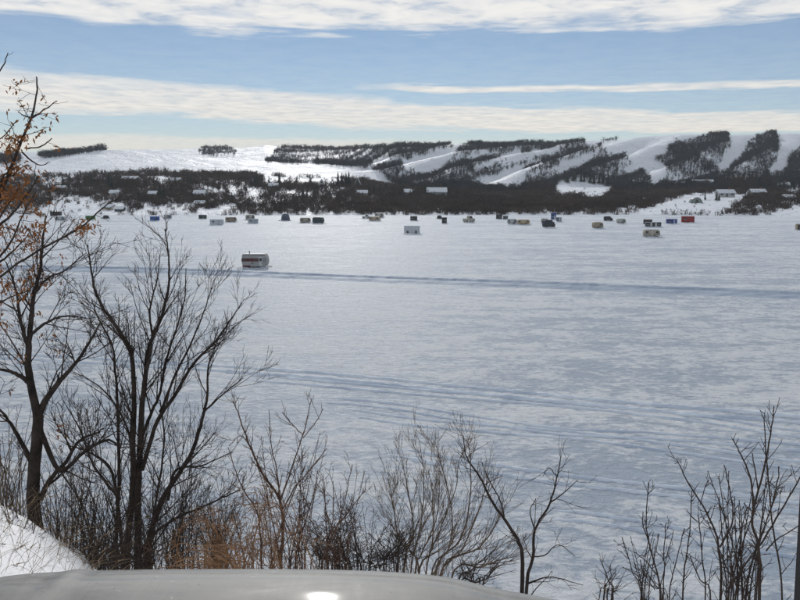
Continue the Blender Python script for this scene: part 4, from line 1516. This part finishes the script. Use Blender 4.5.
def small_shrub(seed, D, cx, top, wpx, nst, label, m, mt=None, base=590, spawn=5, length=.3, r0=.008):
    P = Plant(seed)
    rr = P.r
    for k in range(nst):
        b = cx + rr.uniform(-.22, .22) * wpx
        e = cx + rr.uniform(-.5, .5) * wpx
        t = top + rr.random() ** 1.5 * (base - top) * .6
        mid = (b + (e - b) * .35, base - (base - t) * .5)
        P.limb([(b, base), mid, (e, t)], D + rr.uniform(-.4, .4), r0 * rr.uniform(.7, 1.3), .0025, spawn, length, 2, ground=True, up=.04, spread=.75, sides=4, bend=.14)
    P.build('bare_shrub', label, 'shrub', M[m], M[mt or m])


small_shrub(31, 7.4, 368, 505, 60, 16, 'dark tangled shrub between the budding shrub and the willow', 'twig', base=584)
small_shrub(32, 7.8, 345, 530, 40, 10, 'low dark shrub beside the budding shrub stems', 'twig', base=582)
small_shrub(33, 6.6, 606, 558, 36, 6, 'small thin shrub at the foot of the slope right of the sapling', 'twig', base=604, spawn=3)
small_shrub(34, 9.4, 222, 470, 60, 14, 'dark twiggy shrub right of the large tree clump', 'twig', base=570)
small_shrub(35, 9.2, 80, 440, 70, 20, 'dark twiggy shrub between the two left trees', 'twig', base=555, length=.4)
small_shrub(36, 9.6, 165, 450, 90, 22, 'dark tangled shrub in front of the large tree clump', 'twig', base=570, length=.4)
small_shrub(37, 9.0, 10, 400, 60, 18, 'grey twiggy shrub left of the thick dark trunk', 'twigtan', 'twig', base=510, length=.4)
small_shrub(38, 6.2, 470, 545, 70, 10, 'low dark shrub under the willow', 'twig', base=592)
small_shrub(39, 10.2, 190, 400, 60, 10, 'slim dark shrub behind the large tree clump', 'twig', base=570, length=.4)
small_shrub(40, 8.2, 110, 480, 90, 22, 'low dark shrub behind the snow mound', 'twig', base=565, length=.3)


for q, (cu, tp, wp, ns, dd, lab) in enumerate([
        (60, 455, 60, 26, 8.0, 'dense dark brush just right of the thick dark trunk'),
        (100, 460, 70, 30, 8.6, 'dense dark brush at the left foot of the large tree clump'),
        (140, 470, 70, 30, 8.8, 'dense dark brush in the middle of the large tree clump foot'),
        (180, 475, 70, 30, 8.4, 'dense dark brush at the right foot of the large tree clump'),
        (215, 500, 60, 28, 7.6, 'dense dark brush left of the orange stems'),
        (330, 520, 60, 20, 7.9, 'dense dark brush right of the orange stems'),
        (395, 530, 60, 20, 7.6, 'dense dark brush at the left foot of the willow'),
        (20, 480, 60, 14, 6.2, 'brown weeds standing in the snow mound at the left edge'),
        (120, 520, 110, 30, 6.6, 'short dark weeds along the edge of the snow mound')]):
    small_shrub(60 + q, dd, cu, tp, wp, ns, lab, 'twig', base=572, length=.32, spawn=5, r0=.005)


small_shrub(81, 5.0, 742, 470, 80, 18, 'upright thin stemmed shrub between the tall budding shrubs at the right edge', 'twig', base=606, length=.18, spawn=6, r0=.006)
small_shrub(82, 5.3, 655, 520, 70, 10, 'sparse upright shrub among the low budding stems at lower right', 'twig', base=606, length=.16, spawn=5, r0=.005)
small_shrub(83, 6.9, 288, 430, 90, 20, 'full red brown twiggy shrub around the budding shrub', 'twigred', base=582, length=.26, spawn=6, r0=.007)
small_shrub(84, 7.1, 340, 470, 60, 14, 'red brown twiggy shrub right of the orange stems', 'twigred', base=582, length=.24, spawn=6, r0=.006)


def orange_stems():
    P = Plant(41)
    rr = P.r
    for k in range(120):
        u = rr.gauss(240, 34)
        D = rr.uniform(5.6, 7.0)
        top = 478 + abs(u - 262) * .5 + rr.random() ** .7 * 75
        b = u + rr.uniform(-30, 30)
        side = rr.choice((-1, 1)) * rr.uniform(6, 40)
        pix = [(b, 588), (b + (u - b) * .5 + rr.uniform(-6, 6), (588 + top) / 2), (u, top), (u + side * .4, top - rr.uniform(-4, 12)), (u + side * .7, top + rr.uniform(-20, 12))]
        P.limb(pix, D, rr.uniform(.0025, .0045), .0015, 7, .17, 1, ground=(k % 6 == 0), up=-.05, spread=.9, sides=4, part='twig' if k % 6 else 'trunk', bend=.2, dj=.2)
    for k in range(16):
        u = rr.uniform(182, 240)
        v = rr.uniform(545, 572)
        D = rr.uniform(5.2, 6.2)
        pix = [(u + rr.uniform(10, 40), v + rr.uniform(0, 14)), (u + 8, v), (u - rr.uniform(4, 20), v + rr.uniform(-6, 4)), (u - rr.uniform(20, 38), v + rr.uniform(-4, 10))]
        P.limb(pix, D, rr.uniform(.003, .005), .002, 2, .12, 1, up=-.05, spread=.8, sides=4, part='twig', bend=.2, dj=.2)
    P.build('dry_orange_shrub', 'tangle of dry orange stems around the budding shrub', 'shrub', M['orange'], M['orange'], twigname='stems')


orange_stems()


def grasses():
    """dry grass stalks on the mound and slope"""
    T = Tubes()
    r = random.Random(55)
    for k in range(900):
        z = r.random()
        if z < .40:
            u, v, Y = r.uniform(-20, 95), None, r.uniform(3.6, 7.4)
            x = ray(u, 540)[0] * Y
        elif z < .7:
            u, Y = r.uniform(40, 240), r.uniform(6.8, 9.5)
            x = ray(u, 540)[0] * Y
        else:
            u, Y = r.uniform(300, 720), r.uniform(4.5, 8.5)
            x = ray(u, 540)[0] * Y
        if z < .40 and fbm(np.array(x * 1.1), np.array(Y * 1.1), 2, 71) < 0.08:
            continue
        zb = float(bank_z(x, Y))
        L = r.uniform(.12, .4) if z < .4 else r.uniform(.3, .9)
        p = Vector((x, Y, zb - .02))
        d = Vector((r.gauss(.15, .45), r.gauss(0, .45), 1)).normalized()
        pts = [p]
        for i in range(4):
            d = (d + Vector((r.gauss(.06, .2), r.gauss(0, .2), -.10 * i))).normalized()
            pts.append(pts[-1] + d * L / 4)
        T.add(pts, .0015, .0008, 3)
        if r.random() < .3:
            T.add([pts[-1], pts[-1] + d * .03, pts[-1] + d * .07], .004, .001, 3)
    o = T.build('dry_grass', M['straw'])
    tag(o, 'dry straw coloured grass stalks poking through the bank snow', None, kind='stuff')


grasses()

# ------------------------------------------------------------------ the car the photograph was taken from



def dusty_paint():
    """silver paint under road dust, dried salt streaks and specks"""
    m = bpy.data.materials.new('dusty_silver_paint')
    m.use_nodes = True
    t = m.node_tree
    b = t.nodes['Principled BSDF']
    N = NT(t)
    co = N.n('ShaderNodeTexCoord').outputs['Object']
    film = N.noise(N.mapping(co, (2.0, 5.0, 2.0), (0, 0, 0.3)), 1.6, 6, 0.62, 0.8)
    drip = N.noise(N.mapping(co, (26.0, 3.0, 8.0)), 1.0, 5, 0.6, 0.5)
    spk = N.noise(co, 150.0, 2, 0.5)
    spot = N.noise(co, 38.0, 3, 0.6)
    dust = N.math('ADD', N.math('MULTIPLY', film, 0.7), N.math('MULTIPLY', drip, 0.3))
    c = N.mix(N.ramp(dust, [(0.36, 0.0), (0.64, 1.0)]), (0.135, 0.138, 0.138), (0.31, 0.31, 0.30))
    c = N.mix(N.ramp(spk, [(0.66, 0.0), (0.74, 0.6)]), c, (0.10, 0.09, 0.08))
    c = N.mix(N.ramp(spot, [(0.68, 0.0), (0.76, 0.55)]), c, (0.55, 0.54, 0.50))
    t.links.new(c, b.inputs['Base Color'])
    t.links.new(N.ramp(dust, [(0.3, 0.42), (0.7, 0.70)]), b.inputs['Roughness'])
    b.inputs['Specular IOR Level'].default_value = 0.22
    b.inputs['Metallic'].default_value = 0.0
    b.inputs['Coat Weight'].default_value = 0.35
    b.inputs['Coat Roughness'].default_value = 0.055
    return m


M['paint'] = dusty_paint()
M['plastic'] = mat('black_plastic', (0.02, 0.02, 0.022), 0.6, 0.3, 0.2, 6)
M['lens'] = mat('headlight_lens', (0.6, 0.62, 0.64), 0.1, 0.6, 0.05, 3)
M['cloth'] = mat('dash_vinyl', (0.03, 0.03, 0.032), 0.8, 0.2, 0.15, 30)


def car():
    cx = -0.33          # centre line of the car, left of the passenger's eye
    e = empty('parked_car', (cx, 0.4, CAR_Z), 0, 'silver car whose hood shows along the bottom with a dark pillar at right', 'car')
    top = EYE - 0.815 - CAR_Z        # hood height above ground where the frame cuts it

    def hood_z(x, y):
        """x from the centre line, y forward of the camera"""
        front = 1.86 - 0.26 * abs(x * (1.0 if x > 0 else .80)) ** 2.8
        t = max(0.0, y - (front - 0.36)) / 0.36
        drop = 0.10 * t ** 2 + 0.16 * t ** 5
        z = top + 0.030 - 0.020 * (y - 1.45) - 0.040 * (abs(x) / (.92 if x > 0 else 1.15)) ** 2.8 - drop
        # raised centre panel with a soft shoulder line
        sh = 1 / (1 + math.exp((abs(x + .02) - .50) / .028))
        cr = math.exp(-((x + .34) / .022) ** 2)
        return z + 0.016 * sh + 0.005 * cr

    xs = np.linspace(-.94, .94, 150)
    V, nr = [], 60
    for j in range(nr):
        s = j / (nr - 1)
        for x in xs:
            front = 1.86 - 0.26 * abs(x * (1.0 if x > 0 else .80)) ** 2.8
            y = .95 + (front + .02 - .95) * s
            V.append((x, y - .4, hood_z(x, y)))
    link_mesh('hood', np.array(V), grid_faces(nr, len(xs)), M['paint'], e, True)
    # nose, fenders
    F = []
    for x in np.linspace(-.94, .94, 40):
        front = 1.86 - 0.26 * abs(x * (1.0 if x > 0 else .80)) ** 2.8
        zt = hood_z(x, front + .02)
        F += [(x, front + .025 - .4, zt - .012), (x * 1.01, front + .07 - .4, zt - .12), (x * 1.02, front + .10 - .4, zt - .30), (x * 1.02, front + .10 - .4, .24), (x, front - .05 - .4, .20)]
    link_mesh('front_fascia', np.array(F), grid_faces(40, 5), M['paint'], e, True)
    MB().box(-.42, .42, 1.885 - .4, 1.93 - .4, .48, .62).build('grille', M['plastic'], e)
    for s in (-1, 1):
        MB().extrude_y([(s * .52, .62), (s * .76, .64), (s * .76, .74), (s * .55, .73)][::s], 1.28, 1.44).build('headlight', M['lens'], e)
        m = MB()
        prof = [(.45, .30), (1.30, .30), (1.36, .60), (1.30, .80), (.45, .90), (-.6, .92), (-.6, .25), (.25, .25)]
        i = len(m.v)
        pts = [(y, z) for y, z in prof]
        a, b = s * .945, s * .98
        m.v += [(a, y, z) for y, z in pts] + [(b, y, z) for y, z in pts]
        n = len(pts)
        m.f += [tuple(range(n)), tuple(reversed(range(n, 2 * n)))] + [(k, n + k, n + (k + 1) % n, (k + 1) % n) for k in range(n)]
        m.build('fender', M['paint'], e)
        w = MB().cyl((s * .76, .85, .31), (s * .94, .85, .31), .31, None, 24).build('wheel', M['rubber'], e)
        MB().cyl((s * .945, .85, .31), (s * .985, .85, .31), .19, None, 16).build('rim', M['steel'], w)
    # cowl, wipers, dashboard
    MB().box(-.84, .84, .42, .57, top - .13, top - .045, .01).build('cowl', M['plastic'], e)
    for x in (-.62, .10):
        MB().cyl((x, .50, top - .04), (x + .55, .46, top - .015), .008).build('wiper', M['plastic'], e)
    MB().box(-.80, .80, -.05, .40, top - .30, top + .10, .06).build('dashboard', M['cloth'], e)
    # right and left roof pillars
    P1, P2 = at(793.5, 606, .98), at(801.5, 465, .86)
    dirv = (P2 - P1)
    lo, hi = P1 - dirv * .5, P1 + dirv * 4.2
    for s in (1, -1):
        m = MB()
        q = []
        for p, w in ((lo, .10), (hi, .075)):
            x = p.x - cx
            for dx, dy in ((0, 0), (w, .02), (w, .10), (.015, .09)):
                dx += dy * p.x / p.y * 1.02
                q.append((s * (x + dx), p.y + dy - .4, p.z - CAR_Z))
        m.v = q
        fs = [(0, 1, 2, 3), (7, 6, 5, 4), (0, 4, 5, 1), (1, 5, 6, 2), (2, 6, 7, 3), (3, 7, 4, 0)]
        m.f = fs if s < 0 else [f[::-1] for f in fs]
        m.build('roof_pillar', M['plastic'], e)


car()

# ------------------------------------------------------------------ haze over the valley
def haze():
    m = bpy.data.materials.new('valley_haze')
    m.use_nodes = True
    t = m.node_tree
    t.nodes.clear()
    N = NT(t)
    pv = N.n('ShaderNodeVolumePrincipled', {'Color': (0.78, 0.88, 1.0, 1), 'Density': 0.00011, 'Anisotropy': 0.3})
    out = N.n('ShaderNodeOutputMaterial', {'Volume': pv.outputs[0]})
    o = MB().box(-9000, 9000, -60, 4400, -3, 110).build('haze', m)
    tag(o, 'thin pale winter haze over the valley', None, kind='stuff')


haze()
